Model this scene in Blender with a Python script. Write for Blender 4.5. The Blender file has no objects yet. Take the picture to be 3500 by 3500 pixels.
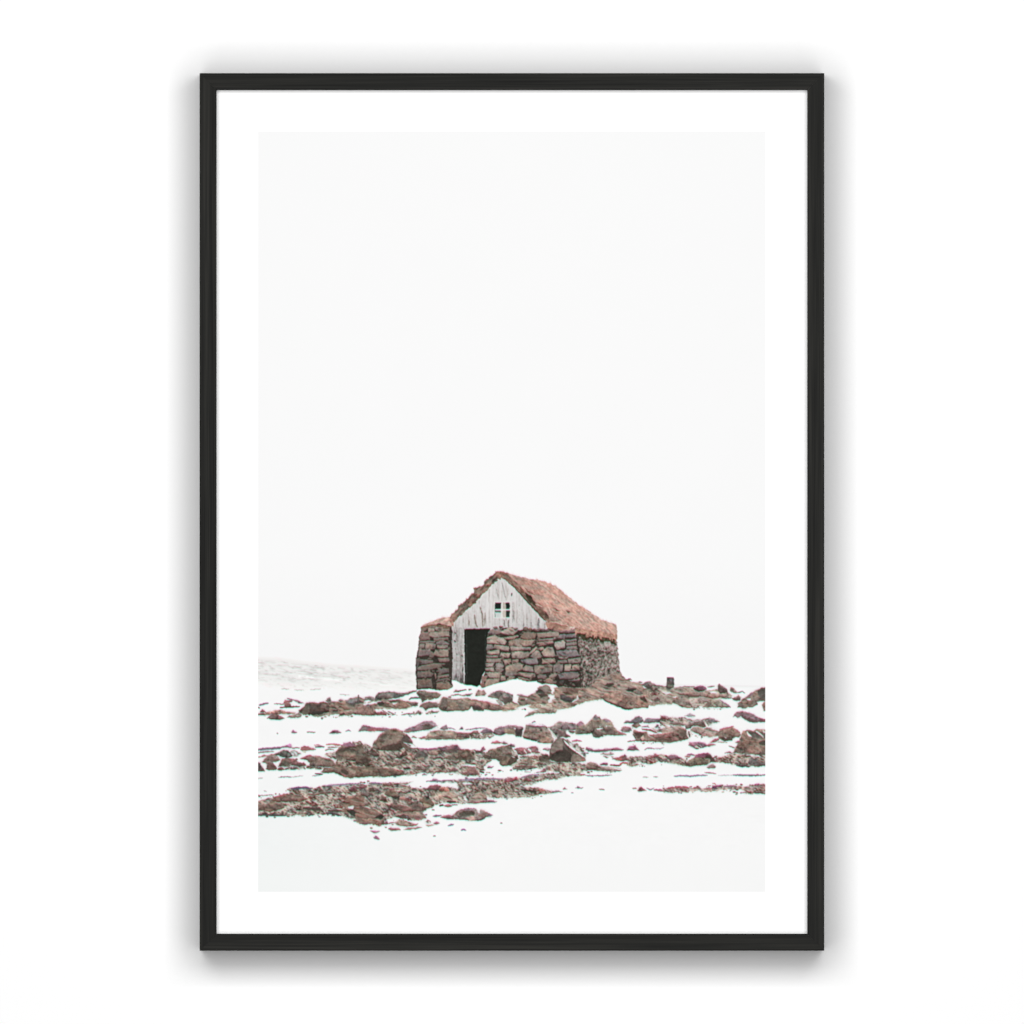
import bpy, math
import numpy as np

# ------------------------------------------------------------------ sizes
S = 0.00025                      # metres per unit of the measured layout (1 unit = 0.25 mm)
CX, CY = 1750.0, 1750.0          # layout centre
ZC = 1.5                         # height of the picture centre on the wall
CAM_D = 24.0
H = 0.086                        # depth of the moulding, made extra deep to widen its wall shadow
RECESS = 0.014                   # paper lies this far behind the front of the moulding
ZP = H - RECESS
LIGHT = 1.083                     # how much brighter than a white reflector the wall is lit

def wx(x, d=ZP):                 # layout -> wall metres
    return (x - CX) * S * (CAM_D - d) / (CAM_D - ZP)
def wz(y, d=ZP):
    return ZC - (y - CY) * S * (CAM_D - d) / (CAM_D - ZP)

rng = np.random.RandomState(11)

# ------------------------------------------------------------------ canvas of the printed photograph
PX0, PX1, PY0, PY1 = 882.0, 2616.0, 449.5, 3048.5
FY0, FY1 = 1926.0, 2896.0        # finely printed band (hut and rocks)
NX = 1301
DX = (PX1 - PX0) / (NX - 1)
NY = int(round((FY1 - FY0) / DX)) + 1
xs = np.linspace(PX0, PX1, NX)
ys = np.linspace(FY0, FY1, NY)
XX, YY = np.meshgrid(xs, ys)

def smooth(t): return t * t * (3 - 2 * t)
def vnoise(x, y, seed):
    xi = np.floor(x).astype(np.int64); yi = np.floor(y).astype(np.int64)
    fx = smooth(x - xi); fy = smooth(y - yi)
    def h(a, b):
        n = (a * 374761393 + b * 668265263 + seed * 1442695041) & 0x7fffffff
        n = ((n ^ (n >> 13)) * 1274126177) & 0x7fffffff
        n = n ^ (n >> 16)
        return (n & 0xffff) / 65535.0
    a = h(xi, yi); b = h(xi + 1, yi); c = h(xi, yi + 1); d = h(xi + 1, yi + 1)
    return (a + (b - a) * fx) * (1 - fy) + (c + (d - c) * fx) * fy
def fbm(x, y, seed, o=3):
    r = 0; amp = 1; tot = 0
    for i in range(o):
        r = r + amp * vnoise(x * 2 ** i, y * 2 ** i, seed + i * 17); tot += amp; amp *= 0.55
    return r / tot - 0.5
def cells(sx, sy, ang, seed):
    """random cells: id noise 0..1, second id, edge distance"""
    ca, sa = math.cos(ang), math.sin(ang)
    wxx = XX + 5 * N_a; wyy = YY + 3 * N_b
    u = (wxx * ca + wyy * sa) / sx; v = (-wxx * sa + wyy * ca) / sy
    iu = np.floor(u).astype(np.int64); iv = np.floor(v).astype(np.int64)
    f1 = np.full(u.shape, 9.0); f2 = np.full(u.shape, 9.0); idv = np.zeros(u.shape); idw = np.zeros(u.shape)
    def h(a, b, s):
        n = (a * 73856093 + b * 19349663 + s * 83492791) & 0x7fffffff
        n = ((n ^ (n >> 15)) * 2246822519) & 0x7fffffff
        n = n ^ (n >> 13)
        return (n & 0xffff) / 65535.0
    for da in (-1, 0, 1):
        for db in (-1, 0, 1):
            a = iu + da; b = iv + db
            px = a + h(a, b, seed); py = b + h(a, b, seed + 1)
            d = np.hypot(u - px, v - py)
            near = d < f1
            f2 = np.where(near, f1, np.minimum(f2, d))
            f1 = np.where(near, d, f1)
            idv = np.where(near, h(a, b, seed + 2), idv)
            idw = np.where(near, h(a, b, seed + 3), idw)
    return idv, idw, f2 - f1

N_a = fbm(XX / 9, YY / 9, 3); N_b = fbm(XX / 9, YY / 9, 41)
N_f = fbm(XX / 7, YY / 6, 77, 2)             # fine grain
N_m = fbm(XX / 26, YY / 15, 91, 3)           # mottling
N_s = fbm((XX + 0.4 * YY) / 34, (YY - 0.22 * XX) / 6, 131, 3)   # streaks lying down
N_e = fbm(XX / 15, YY / 6, 223, 3)
N_x = fbm(XX / 4.2, YY / 3.6, 211, 2)
GR = cells(12, 5.6, 0.42, 5)                 # gravel
GR2 = cells(24, 9, 0.30, 25)
LF = cells(7.5, 9.5, 0.5, 61)                # ivy and stone chips on the side wall

img = np.zeros((NY, NX, 3)); cls = np.zeros((NY, NX), np.int32)
CLASS = {'sky': 0, 'hill': 1, 'snow': 2, 'rubble': 3, 'wall': 4, 'roof': 5, 'gable': 6, 'door': 7, 'window': 8, 'mound': 9}
ROCK0 = 100
rock_n = [0]

TILES = {'A': (872, 2220), 'B': (1222, 2300), 'C': (1572, 2300), 'D': (1922, 2300), 'E': (2266, 2280),
         'F': (872, 2540), 'G': (1222, 2560), 'H': (1572, 2560), 'I': (1922, 2560), 'J': (2266, 2560),
         'K': (1380, 1920), 'L': (1740, 1920)}
def tile_pts(t, s):
    ox, oy = TILES[t]; k = 4.025 if t in 'KL' else 5.3667
    return [(ox + 10 * float(a) / k, oy + 10 * float(b) / k) for a, b in (q.split(',') for q in s.split())]

def window_of(p, pad=10):
    x = [q[0] for q in p]; y = [q[1] for q in p]
    i0 = max(0, int((min(x) - pad - PX0) / DX)); i1 = min(NX, int((max(x) + pad - PX0) / DX) + 2)
    j0 = max(0, int((min(y) - pad - FY0) / DX)); j1 = min(NY, int((max(y) + pad - FY0) / DX) + 2)
    return slice(j0, j1), slice(i0, i1)

def inside(p, w, rough=3.0):
    X = XX[w] + rough * 2.2 * N_a[w] + rough * 1.0 * N_e[w]
    Y = YY[w] + rough * 1.6 * N_b[w] + rough * 0.75 * N_e[w] + rough * 0.3 * N_x[w]
    m = np.zeros(X.shape, bool)
    n = len(p)
    for i in range(n):
        x1, y1 = p[i]; x2, y2 = p[(i + 1) % n]
        if y1 == y2: continue
        c = ((y1 > Y) != (y2 > Y)) & (X < (x2 - x1) * (Y - y1) / (y2 - y1) + x1)
        m ^= c
    return m
def polyline_mask(p, w, width):
    X = XX[w] + 4 * N_a[w]; Y = YY[w] + 3 * N_b[w] + 2 * N_x[w]
    best = np.full(X.shape, 1e9)
    L = 0; tot = sum(math.hypot(p[i+1][0]-p[i][0], p[i+1][1]-p[i][1]) for i in range(len(p)-1)) or 1
    tt = np.zeros(X.shape)
    for i in range(len(p) - 1):
        ax, ay = p[i]; bx, by = p[i + 1]; dx, dy = bx - ax, by - ay; l2 = dx * dx + dy * dy + 1e-9
        t = np.clip(((X - ax) * dx + (Y - ay) * dy) / l2, 0, 1)
        d = np.hypot(X - ax - t * dx, Y - ay - t * dy)
        nb = d < best
        tt = np.where(nb, (L + t * math.sqrt(l2)) / tot, tt); best = np.minimum(best, d); L += math.sqrt(l2)
    taper = np.sqrt(np.clip(1 - (2 * tt - 1) ** 2, 0, 1)) * 0.7 + 0.3
    return best < width * taper * (0.75 + 1.1 * (N_f[w] + 0.5) * 0.6)

COL = {'b': (114, 96, 85), 'd': (80, 65, 57), 'k': (47, 48, 42), 'g': (116, 108, 103), 't': (156, 139, 124), 'p': (130, 100, 122),
       'r': (146, 84, 88), 'm': (146, 86, 118), 'o': (178, 136, 120), 'l': (200, 190, 178), 'v': (112, 104, 124),
       'w': (250, 250, 249), 'x': (78, 102, 98)}
def col(c):
    if c in COL: return np.array(COL[c], float)
    return np.array([float(v) for v in c.split('/')])

def column_pos(m):
    c = np.cumsum(m, 0); h = np.maximum(m.sum(0, keepdims=True), 1)
    return c, c / h, h
def put(w, m, rgb, k=None):
    sub = img[w]; sub[m] = np.clip(rgb, 0, 255)[m]
    if k is not None: cls[w][m] = k

_gu = XX * 0.91 + YY * 0.41 + 8 * N_a; _gv = -XX * 0.41 + YY * 0.91 + 5 * N_b
GV1 = fbm(_gu / 8.0, _gv / 4.3, 701, 2); GV2 = fbm(_gu / 5.0, _gv / 3.0, 719, 2)
def gravel_rgb(w, c, spread=1.0):
    base = col(c); base = (base * 0.7 + 0.3 * base.mean()) * np.array([0.80, 0.77, 0.75])
    t = np.clip(0.49 + spread * (1.45 * GV1[w] + 0.85 * GV2[w] + 1.0 * N_m[w]), 0, 1)[..., None]
    dark = np.array([66., 57., 52.]); light = np.minimum(base * 1.42 + 16, 226)
    rgb = np.where(t < 0.5, dark + (base - dark) * (t * 2), base + (light - base) * (t * 2 - 1))
    warm = (GR2[0][w] - 0.5)[..., None] * np.array([16, -2, -10])
    red = ((GR2[1][w] > 0.93) & (GV1[w] < 0.05))[..., None] * np.array([22, -18, -12])
    return rgb + warm + red
STR2 = fbm((XX + 0.5 * YY) / 19, (YY - 0.34 * XX) / 4.2, 733, 2)
def streak_rgb(w, c):
    base = col(c)
    lum = 1 + 0.60 * N_s[w] + 0.70 * STR2[w] + 0.25 * N_x[w] + 0.25 * N_m[w]
    lum = np.where(STR2[w] + 0.5 * N_f[w] < -0.26, lum * 0.72, lum)
    return base * lum[..., None] + (GR2[0][w] - 0.5)[..., None] * np.array([14, -2, -6])

N_r = fbm((XX + 0.3 * YY) / 13, (YY - 0.25 * XX) / 7.5, 881, 2)
CRK = np.exp(-(fbm((XX + 0.5 * YY) / 26, (YY - 0.3 * XX) / 13, 877, 2) / 0.035) ** 2)
def rock(p, c, own, rough=2.6, tint=None):
    w = window_of(p); m = inside(p, w, rough)
    if not m.any(): return
    cum, v, h = column_pos(m)
    base = col(c)
    lum = 1.15 - 0.26 * v + 0.60 * N_m[w] + 0.30 * N_f[w] + 0.28 * N_x[w] + 0.30 * STR2[w] - 0.34 * CRK[w] + 0.5 * np.clip(N_r[w], -0.25, 0.25)
    lum = lum * np.where(cum * DX < 3.0, 1.08, 1.0)
    below = (h - cum) * DX
    lum = lum * np.where(below < 3.0, 0.80, 1.0) * np.where(N_f[w] + 0.6 * N_x[w] < -0.36, 0.72, 1.0)
    rgb = base * lum[..., None] + (GR2[0][w] - 0.5)[..., None] * np.array([14, -4, -8])
    k = CLASS['rubble']
    if own and m.sum() * DX * DX > 620:
        k = ROCK0 + rock_n[0]; rock_n[0] += 1
    put(w, m, rgb, k)
def facet(p, c, rough=2.2):
    w = window_of(p); m = inside(p, w, rough)
    rgb = col(c) * (1.02 + 0.44 * N_m[w] + 0.26 * N_f[w] + 0.26 * N_x[w] + 0.4 * np.clip(N_r[w], -0.25, 0.25) - 0.2 * CRK[w])[..., None]
    put(w, m, rgb, None)
def area(p, c, fn, k, rough=5.0, spread=1.0):
    w = window_of(p); m = inside(p, w, rough)
    put(w, m, fn(w, c) if fn is streak_rgb else gravel_rgb(w, c, spread), CLASS[k])
def snow(p, rough=2.5):
    w = window_of(p); m = inside(p, w, rough)
    put(w, m, SNOW[w], CLASS['snow'])
def line(p, c, width):
    w = window_of(p); m = polyline_mask(p, w, width)
    rgb = col(c) * (1 + 0.3 * N_f[w] + 0.3 * N_x[w])[..., None]
    put(w, m, rgb, None)
# ------------------------------------------------------------------ background of the print: sky, hill, snow
def lerp_poly(x, pts):
    return np.interp(x, [p[0] for p in pts], [p[1] for p in pts])
SKYV = np.stack([250.0 - 2.6 * np.clip((YY - 1900) / 400, 0, 1) + 0.6 * N_m] * 3, -1)
img[:] = SKYV
hz = lerp_poly(XX, [(882, 2244), (960, 2247), (1040, 2258), (1130, 2268), (1226, 2273), (1340, 2281), (1420, 2288),
                    (1600, 2300), (2180, 2330), (2300, 2337), (2430, 2339), (2616, 2343)])
ground = YY > hz + 2 * N_a
wid = np.interp(YY, [2240, 2420, 2560, 2700, 2900], [248.2, 248.6, 248.2, 247.6, 247.3])
left = np.clip((1500 - XX) / 650, 0, 1) * np.clip((YY - 2560) / 200, 0, 1)
SNOW = np.stack([wid + 2.6 * (1 - left) * np.clip((YY - 2560) / 200, 0, 1) - 3.4 * left + 2.0 * N_m,  # lower snow ink lightened to offset the weaker lamp light there
                 wid + 2.6 * (1 - left) * np.clip((YY - 2560) / 200, 0, 1) - 0.9 * left + 2.0 * N_m,
                 wid + 2.4 * (1 - left) * np.clip((YY - 2560) / 200, 0, 1) - 1.6 * left + 2.0 * N_m], -1)
img[ground] = SNOW[ground]; cls[ground] = CLASS['snow']
# far hillside, thinly veined with bare ground
hb = lerp_poly(XX, [(882, 2340), (960, 2352), (1040, 2362), (1110, 2352), (1226, 2360), (1423, 2362)])
hill = ground & (YY < hb + 26 * N_a) & (XX < 1424)
depth = (YY - hz) / np.maximum(hb - hz, 1)
tilt = YY - 0.10 * (XX - 882)
vein = fbm((XX + YY) / 42, tilt / 7.5, 301, 3)
vein2 = fbm(XX / 14, tilt / 4.2, 317, 2)
fade = np.interp(XX, [882, 1230, 1424], [1.0, 0.75, 0.32])
hl = 245 - fade * (9 + 70 * np.clip(vein - 0.02, -0.06, 1) + 105 * np.clip(vein2 - 0.04, 0, 1) * (depth > 0.12))
hl = hl + fade * 14 * np.exp(-((tilt - 2297 + 6 * vein) / 5.0) ** 2) * (XX > 1020)
lowk = np.clip((depth - 0.62) / 0.36 + 1.2 * vein, 0, 1)
hl = hl * (1 - lowk) + 247.3 * lowk - fade * 46 * np.clip(vein2 + 0.5 * vein - 0.16, 0, 1) * lowk
hl = np.where(depth < 0.12, 246 - (fade * 10) * np.clip(depth / 0.12, 0, 1), hl)
pinkish = (GR2[1] > 0.9) * 5.0 * fade
HILL = np.stack([hl + 0.5 + pinkish * 0.4, hl - pinkish * 0.6, hl - 2.0 - pinkish * 0.3], -1)
img[hill] = HILL[hill]; cls[hill] = CLASS['hill']
far = ground & (XX > 2180) & (YY < hz + 14)
img[far] -= (8 * np.exp(-((YY - hz - 4) / 4.0) ** 2) * np.clip((XX - 2180) / 90, 0, 1))[far][:, None]
# soft drifts and scuffs on the near snow
sc = fbm((XX - 2 * YY) / 150, (YY + 0.06 * XX) / 9, 411, 3)
nearsnow = (YY > 2560)
img[nearsnow] -= (5.0 * np.clip(sc - 0.16, 0, 1))[nearsnow][:, None]

# ------------------------------------------------------------------ the stone hut on the print
def K(s): return tile_pts('K', s)
def L(s): return tile_pts('L', s)
def paint(p, rgb_fn, k, rough=2.0):
    w = window_of(p); m = inside(p, w, rough)
    put(w, m, rgb_fn(w, m), CLASS[k] if k else None)

# stone walls: dark joints first, then every stone
CH = cells(15, 8.5, 0.05, 83)
def joint(w, m):
    a, b, e = CH[0][w], CH[1][w], CH[2][w]
    lum = np.where(e < 0.30, 0.50, np.where(b < 0.55, 0.56, 0.86 + 0.5 * a)) * (1 + 0.5 * N_m[w] + 0.3 * N_f[w] + 0.3 * N_x[w])
    return np.array([102., 92., 83.]) * lum[..., None]
wall_left = K('23,91 28,87 40,84 55,85 66,89 67,95 66,108 67,125 67,150 66,165 68,172 60,176 45,177 38,175 28,175 18,176 17,160 16,155 17,148 16,142 17,133 20,118 21,105 24,93')
front = [(1676, 2149), (1698, 2146), (1715, 2146), (1745, 2142), (1768, 2150)] + L('12,93 22,92 30,93 38,94 47,93 54,92 60,90 70,91 96,90 100,100 101,133 102,160 100,174 90,177 80,178 70,175 65,170 55,168 45,168 38,165 25,165 14,164 0,163') + K('136,166 120,172 106,174 107,165 112,150 113,120 114,105')
side = L('94,94 110,95 125,98 140,102 147,103 149,115 150,130 151,140 152,150 154,153 145,154 135,157 125,164 118,169 112,173 104,176 99,172 99,150 97,130 95,105')
paint(wall_left, joint, 'wall'); paint(front, joint, 'wall')

LV1 = fbm(XX / 6.4 + YY / 14, YY / 6.6 - XX / 22, 743, 2); LV2 = fbm(XX / 3.6, YY / 3.8, 757, 2)
def ivy(w, m):
    right = np.clip((XX[w] - 1985) / 115, 0, 1)
    up = np.clip((2300 - YY[w]) / 120, 0, 1)
    t = np.clip(0.37 + 0.20 * right + 0.12 * up + 1.35 * LV1[w] + 1.0 * LV2[w] + 0.5 * N_m[w], 0, 1)[..., None]
    dark = np.array([52., 50., 45.]); mid = np.array([124., 112., 104.]); lit = np.array([184., 172., 166.])
    rgb = np.where(t < 0.5, dark + (mid - dark) * t * 2, mid + (lit - mid) * (t * 2 - 1))
    return rgb + (GR2[0][w] - 0.5)[..., None] * np.array([12, -4, 0])
paint(side, ivy, 'wall', 5.0)

STONES = """
K 112/98/88 25,90 33,86 45,86 43,91 33,92 28,96 24,95
K 150/134/120 34,92 42,92 42,96 34,97
K 138/120/106 45,89 55,87 62,90 63,95 50,96 44,94
K 146/130/116 36,97 62,96 62,102 40,104 35,101
K 112/92/86 24,97 34,97 36,107 22,108
K 120/106/96 41,105 60,104 61,107 42,109
K 124/110/100 22,109 43,109 43,111 22,112
K 122/110/100 22,113 29,113 28,119 21,119
K 132/118/108 31,112 44,113 43,120 30,120
K 118/110/108 45,111 53,108 63,112 62,114 45,114
K 138/124/112 46,115 61,115 61,119 47,119
K 130/110/104 21,121 36,121 37,128 20,130
K 140/124/110 43,121 61,121 61,130 50,131 42,128
K 122/108/98 37,123 42,126 41,131 37,130
K 104/94/88 18,133 30,135 40,136 40,139 25,141 18,139
K 118/102/94 47,133 62,132 62,137 50,138
K 118/102/90 19,146 25,143 40,140 54,140 50,145 38,148 20,149
K 100/92/88 47,149 55,147 62,147 62,152 50,154
K 104/90/82 19,151 35,151 41,154 38,158 19,159
K 122/108/98 46,157 62,155 62,158 47,160
K 108/92/82 20,162 38,161 39,172 20,174
K 104/90/82 46,162 61,160 61,163 46,165
K 120/100/86 45,167 60,164 67,171 62,175 46,176
K 96/90/88 17,133 21,134 22,140 18,146
K 150/120/108 42,153 44,154 45,160 43,161
K 116/104/100 116,99 119,94 128,91 135,93 133,98 125,101
K 160/142/128 132,97 146,90 157,95 150,101 140,100
K 162/147/134 115,104 125,101 128,103 125,112 114,112
K 156/140/128 126,103 137,105 142,110 138,114 126,112
K 158/138/122 137,104 157,101 158,103 147,107 140,106
K 148/132/120 145,109 160,105 163,115 148,116
K 122/114/110 114,114 122,114 122,120 114,121
K 142/128/118 125,114 145,117 144,123 124,119
K 156/142/130 147,117 163,118 163,121 148,121
K 160/142/126 115,124 131,121 131,126 116,128
K 162/144/128 134,125 147,126 144,132 132,130
K 158/140/126 149,124 165,123 165,133 149,131
K 142/126/116 115,129 131,129 128,132 114,132
K 140/126/116 114,134 133,133 133,138 114,138
K 150/130/116 136,135 147,134 147,138 140,141
K 148/130/118 150,135 158,134 156,139 149,139
K 146/136/130 113,140 124,139 122,144 113,144
K 138/122/114 127,140 135,139 138,144 132,147 126,144
K 154/136/120 140,144 157,139 163,141 163,148 152,152 141,153
K 150/132/120 112,146 124,146 124,151 112,149
K 128/114/106 127,146 138,148 134,152 128,151
K 148/132/118 113,152 132,152 132,160 118,159
K 130/116/106 140,153 155,152 152,157 140,157
K 128/98/88 107,157 116,156 112,164 107,167
K 144/122/106 117,161 132,161 130,166 113,172 111,168
K 156/138/124 134,158 140,157 140,163 133,163
K 156/136/120 143,160 150,158 148,163 141,164
K 122/90/84 104,168 110,166 110,172 107,173
L 146/132/120 39,98 68,96 69,103 40,104
L 150/132/118 0,103 10,102 8,106 0,107
L 146/128/114 0,109 12,106 25,108 36,107 30,115 15,117 0,115
L 128/108/94 15,104 22,97 38,98 35,105 25,107
L 132/118/110 40,107 68,104 60,108 42,109
L 142/114/106 38,111 60,109 61,112 45,115 40,113
L 132/118/118 70,100 78,100 76,106 69,105
L 128/116/114 79,100 92,99 92,104 78,104
L 156/144/134 63,111 74,108 77,111 76,118 66,121 63,116
L 140/130/126 78,108 92,106 92,109 80,110
L 128/114/106 78,112 92,110 93,114 80,115
L 120/108/102 79,117 92,116 94,120 79,120
L 152/136/126 2,117 30,118 29,121 3,122
L 166/144/130 28,125 36,117 39,118 34,124 28,127
L 162/144/128 42,118 47,117 48,120 44,122
L 150/136/124 45,125 52,117 60,118 64,129 60,131 48,130
L 130/118/116 65,123 92,121 97,129 85,131 67,129
L 150/134/120 4,125 26,124 27,130 18,133 4,132
L 146/132/122 29,130 38,121 43,125 44,132 35,133
L 132/120/114 68,131 82,131 78,134 69,133
L 126/116/114 16,135 38,133 40,140 28,141 18,138
L 144/126/112 46,134 62,133 64,138 46,140
L 128/116/108 67,136 79,135 80,139 67,139
L 144/128/116 81,134 97,132 98,138 82,140
L 148/126/114 4,135 13,134 12,139 4,138
L 142/126/112 0,143 15,139 18,147 10,152 0,153
L 142/126/116 19,147 24,142 32,145 33,151 20,150
L 132/118/106 35,143 59,142 59,151 40,154 35,152
L 122/108/102 62,142 74,141 73,151 61,151
L 152/136/122 77,142 85,141 84,150 76,150
L 150/130/116 86,143 95,141 97,148 88,150
L 126/112/104 0,154 10,153 9,156 0,157
L 146/124/110 12,155 14,152 35,154 36,158 30,160 13,156
L 112/102/100 39,157 50,155 52,159 48,161 40,160
L 142/124/112 55,157 63,153 66,156 60,160 56,159
L 110/100/98 68,155 78,152 95,152 95,159 85,161 70,161
L 140/118/106 12,158 25,161 30,164 14,162
L 134/106/94 50,161 56,160 65,167 60,168 51,166
L 132/116/112 80,163 97,161 96,163 85,164
L 74/66/60 70,164 76,163 74,170 70,168
L 146/126/112 0,158 8,158 6,161 0,161
L 120/96/88 24,93 32,93 30,96 24,96
L 132/112/108 56,94 70,93 92,93 94,97 70,97
"""
def stone(p, c):
    gx = sum(q[0] for q in p) / len(p); gy = sum(q[1] for q in p) / len(p)
    p = [(x + 1.1 * (x - gx) / (abs(x - gx) + 3), y + 0.9 * (y - gy) / (abs(y - gy) + 3)) for x, y in p]
    w = window_of(p, 6); m = inside(p, w, 1.7)
    if not m.any(): return
    cum, v, h = column_pos(m)
    lum = 1.07 - 0.12 * v + 0.42 * N_m[w] + 0.24 * N_f[w] + 0.26 * N_x[w]
    lum *= np.where((h - cum) * DX < 2.5, 0.86, 1.0) * np.where(GR[1][w] < 0.05, 0.7, 1.0)
    cc = col(c); cc = (cc * 0.8 + 0.2 * cc.mean()) * 1.04 + np.array([8., 6., 6.])
    rgb = cc * np.clip(lum, 0.55, 1.35)[..., None] + (GR2[0][w] - 0.5)[..., None] * np.array([12, -2, -8])
    put(w, m, rgb, None)
for ln in STONES.strip().split('\n'):
    t, c, s = ln.split(' ', 2); stone(tile_pts(t, s), c)

# gable of weathered boards
gable = K('135,22 146,31 160,45') + L('20,50 30,61 38,68 45,77 50.5,82.5 51.5,94 47,94 38,95 30,93 22,93 12,94 5,91') + K('157,92 148,90 133,92 125,92 119,94 119,92 83,93 83,165 84,170 78,167 70,163 67,163 67,90 69,83 75,78 85,68 95,60 107,47 120,33 128,27')
def boards(w, m):
    bx = np.floor((XX[w] - 1546) / 11.5)
    tone = vnoise(bx + 0.01, bx * 0 + 0.5, 523) - 0.5
    streak = fbm(XX[w] / 3.4, YY[w] / 46, 541, 3)
    fine = fbm(XX[w] / 2.6, YY[w] / 17, 557, 2)
    low = np.clip((YY[w] - 2085) / 60, 0, 1)
    lum = 219 + 18 * tone - 92 * np.clip(streak - 0.03, 0, 1) - 44 * np.clip(fine - 0.08, 0, 1) - 12 * low
    lum = lum - 100 * np.clip(streak - 0.15, 0, 1) * low
    panel = (XX[w] < 1590) & (YY[w] > 2146)
    lum = np.where(panel, lum - 18 - 40 * np.clip(fine, 0, 1), lum)
    foot = panel * np.clip((YY[w] - 2285) / 45, 0, 1)
    lum = lum - foot * (38 + 240 * np.clip(fine + 0.05, 0, 1))
    seam = np.abs((XX[w] - 1546) / 11.5 - bx - 0.5) > 0.44
    lum = np.where(seam, lum - 12, lum)
    warm = np.clip(streak, 0, 1) * 44
    return np.stack([lum + warm * 0.2, lum - 2.5 - warm * 0.15, lum - 4 - warm * 0.35], -1)
paint(gable, boards, 'gable', 1.2)
for s, c, wd in [('97,73 99,84 101,90', '142/130/122', 2.4), ('105,62 108,72 109,90', '150/138/129', 2.4), ('112,70 111,88', '158/148/140', 2.2),
                 ('89,80 90,88', '150/138/130', 2.0), ('149,43 148,47', '84/80/80', 1.8), ('138,80 139,90', '140/132/128', 1.8), ('144,80 144,91', '132/124/120', 2.4),
                 ('135,28 138,42 141,52', '176/172/170', 2), ('127,36 130,50', '182/178/175', 1.8), ('150,58 152,82', '160/156/152', 2),
                 ('70,97 72,99', '78/80/78', 1.5), ('70,108 71,111', '44/50/50', 2.2), ('80,128 80,131', '92/92/90', 2.2), ('72,126 74,128', '110/116/112', 2),
                 ('71,119 71,121', '110/104/100', 1.3), ('82,145 81,152', '96/98/94', 2), ('82,95 82,140', '214/212/208', 1.4)]:
    line(K(s), c, wd)
for s, c, wd in [('4,43 4,47', '84/82/82', 1.6), ('5,55 5,84', '176/172/170', 2), ('20,84 20,93', '150/148/146', 1.8), ('30,78 31,93', '166/162/160', 2),
                 ('41,78 40,93', '140/138/138', 4.0), ('14,60 14,90', '202/200/197', 2), ('49,84 49,93', '158/152/150', 2)]:
    line(L(s), c, wd)
# bright bargeboards along the gable edge
line(K('135,22.8 120,34 107,48 95,61 85,69'), '232/230/224', 1.2)
line(L('-1,30 10,39.5 20,51 30,62 37,68.5'), '234/232/228', 1.2)
# little window: frame, four panes with a drawn curtain
def flat(c, n=0.1):
    return lambda w, m: col(c) * (1 + n * N_m[w] + n * N_f[w])[..., None]
paint(K('123.6,54.6 147,54.6 147,78 123.6,78'), flat('228/226/221', .03), 'window', 0.8)
for s, c in [('125.3,56.2 133.8,56.2 133.8,64.8 125.3,64.8', '36/44/42'), ('140.6,56.2 145.8,56.2 145.8,64.8 140.6,64.8', '36/46/43'), ('136.2,56.2 140.6,56.2 140.6,64.8 136.2,64.8', '186/178/168'),
             ('125.3,67.2 133.8,67.2 133.8,76.6 125.3,76.6', '206/212/209'), ('125.3,67.2 133.8,67.2 133.8,69.6 125.3,69.6', '84/104/98'), ('136.2,67.2 140.8,67.2 140.8,76.6 136.2,76.6', '196/186/176'),
             ('140.8,67.2 145.8,67.2 145.8,76.2 140.8,76.2', '48/60/55'), ('125.3,56.2 125.9,56.2 125.9,76 125.3,76', '70/104/96')]:
    paint(K(s), flat(c, .12), None, 0.9)
# open doorway
paint(K('83.2,92.6 119.6,91.6 116.5,97 114.5,105 113.5,120 112,150 107.5,157 105,169 101,172 94,170 84,169'), flat('38/40/36', .16), 'door', 1.4)
line(K('86.5,95 86.5,168'), '62/66/62', 1.0)
line(K('112.5,97 111.5,150'), '52/62/57', 1.0)
line(K('65,90 65.3,110 65.6,150 65.4,164'), '58/50/45', 3.2)

# turf roof
roof_o = K('63,76 68,71 73,67 78,58 84,54 88,51 91,46 95,43 97,41 96,37 101,36 106,34 109,32 112,26 117,21 121,19 127,14 133,13 138,14.5 146,16 152,18 160,21') + \
    L('20,22 28,24 38,25 46,26 52,28 64,33 75,42 85,51 95,59 105,65 115,72 128,80 140,84 147,87 149,97 147,103 140,102 132,101 120,97 110,96 95,94 92,91 80,95 72,95 60,93 55,88 53,83 45,77 38,68 30,61 20,50 10,38 0,29') + \
    K('135,22 128,27 120,33 107,47 95,60 85,68 75,78 69,83 67,88 63,80')
ang = math.radians(38)
RU = XX * math.cos(ang) + YY * math.sin(ang); RV = -XX * math.sin(ang) + YY * math.cos(ang)
strand = fbm(RU / 17, RV / 4.2, 601, 3); strand2 = fbm(RU / 7, RV / 2.5, 617, 2)
LU = XX * 0.72 - YY * 0.69; LV = XX * 0.69 + YY * 0.72
strand_l = fbm(LU / 14, LV / 6, 641, 3)
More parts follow.
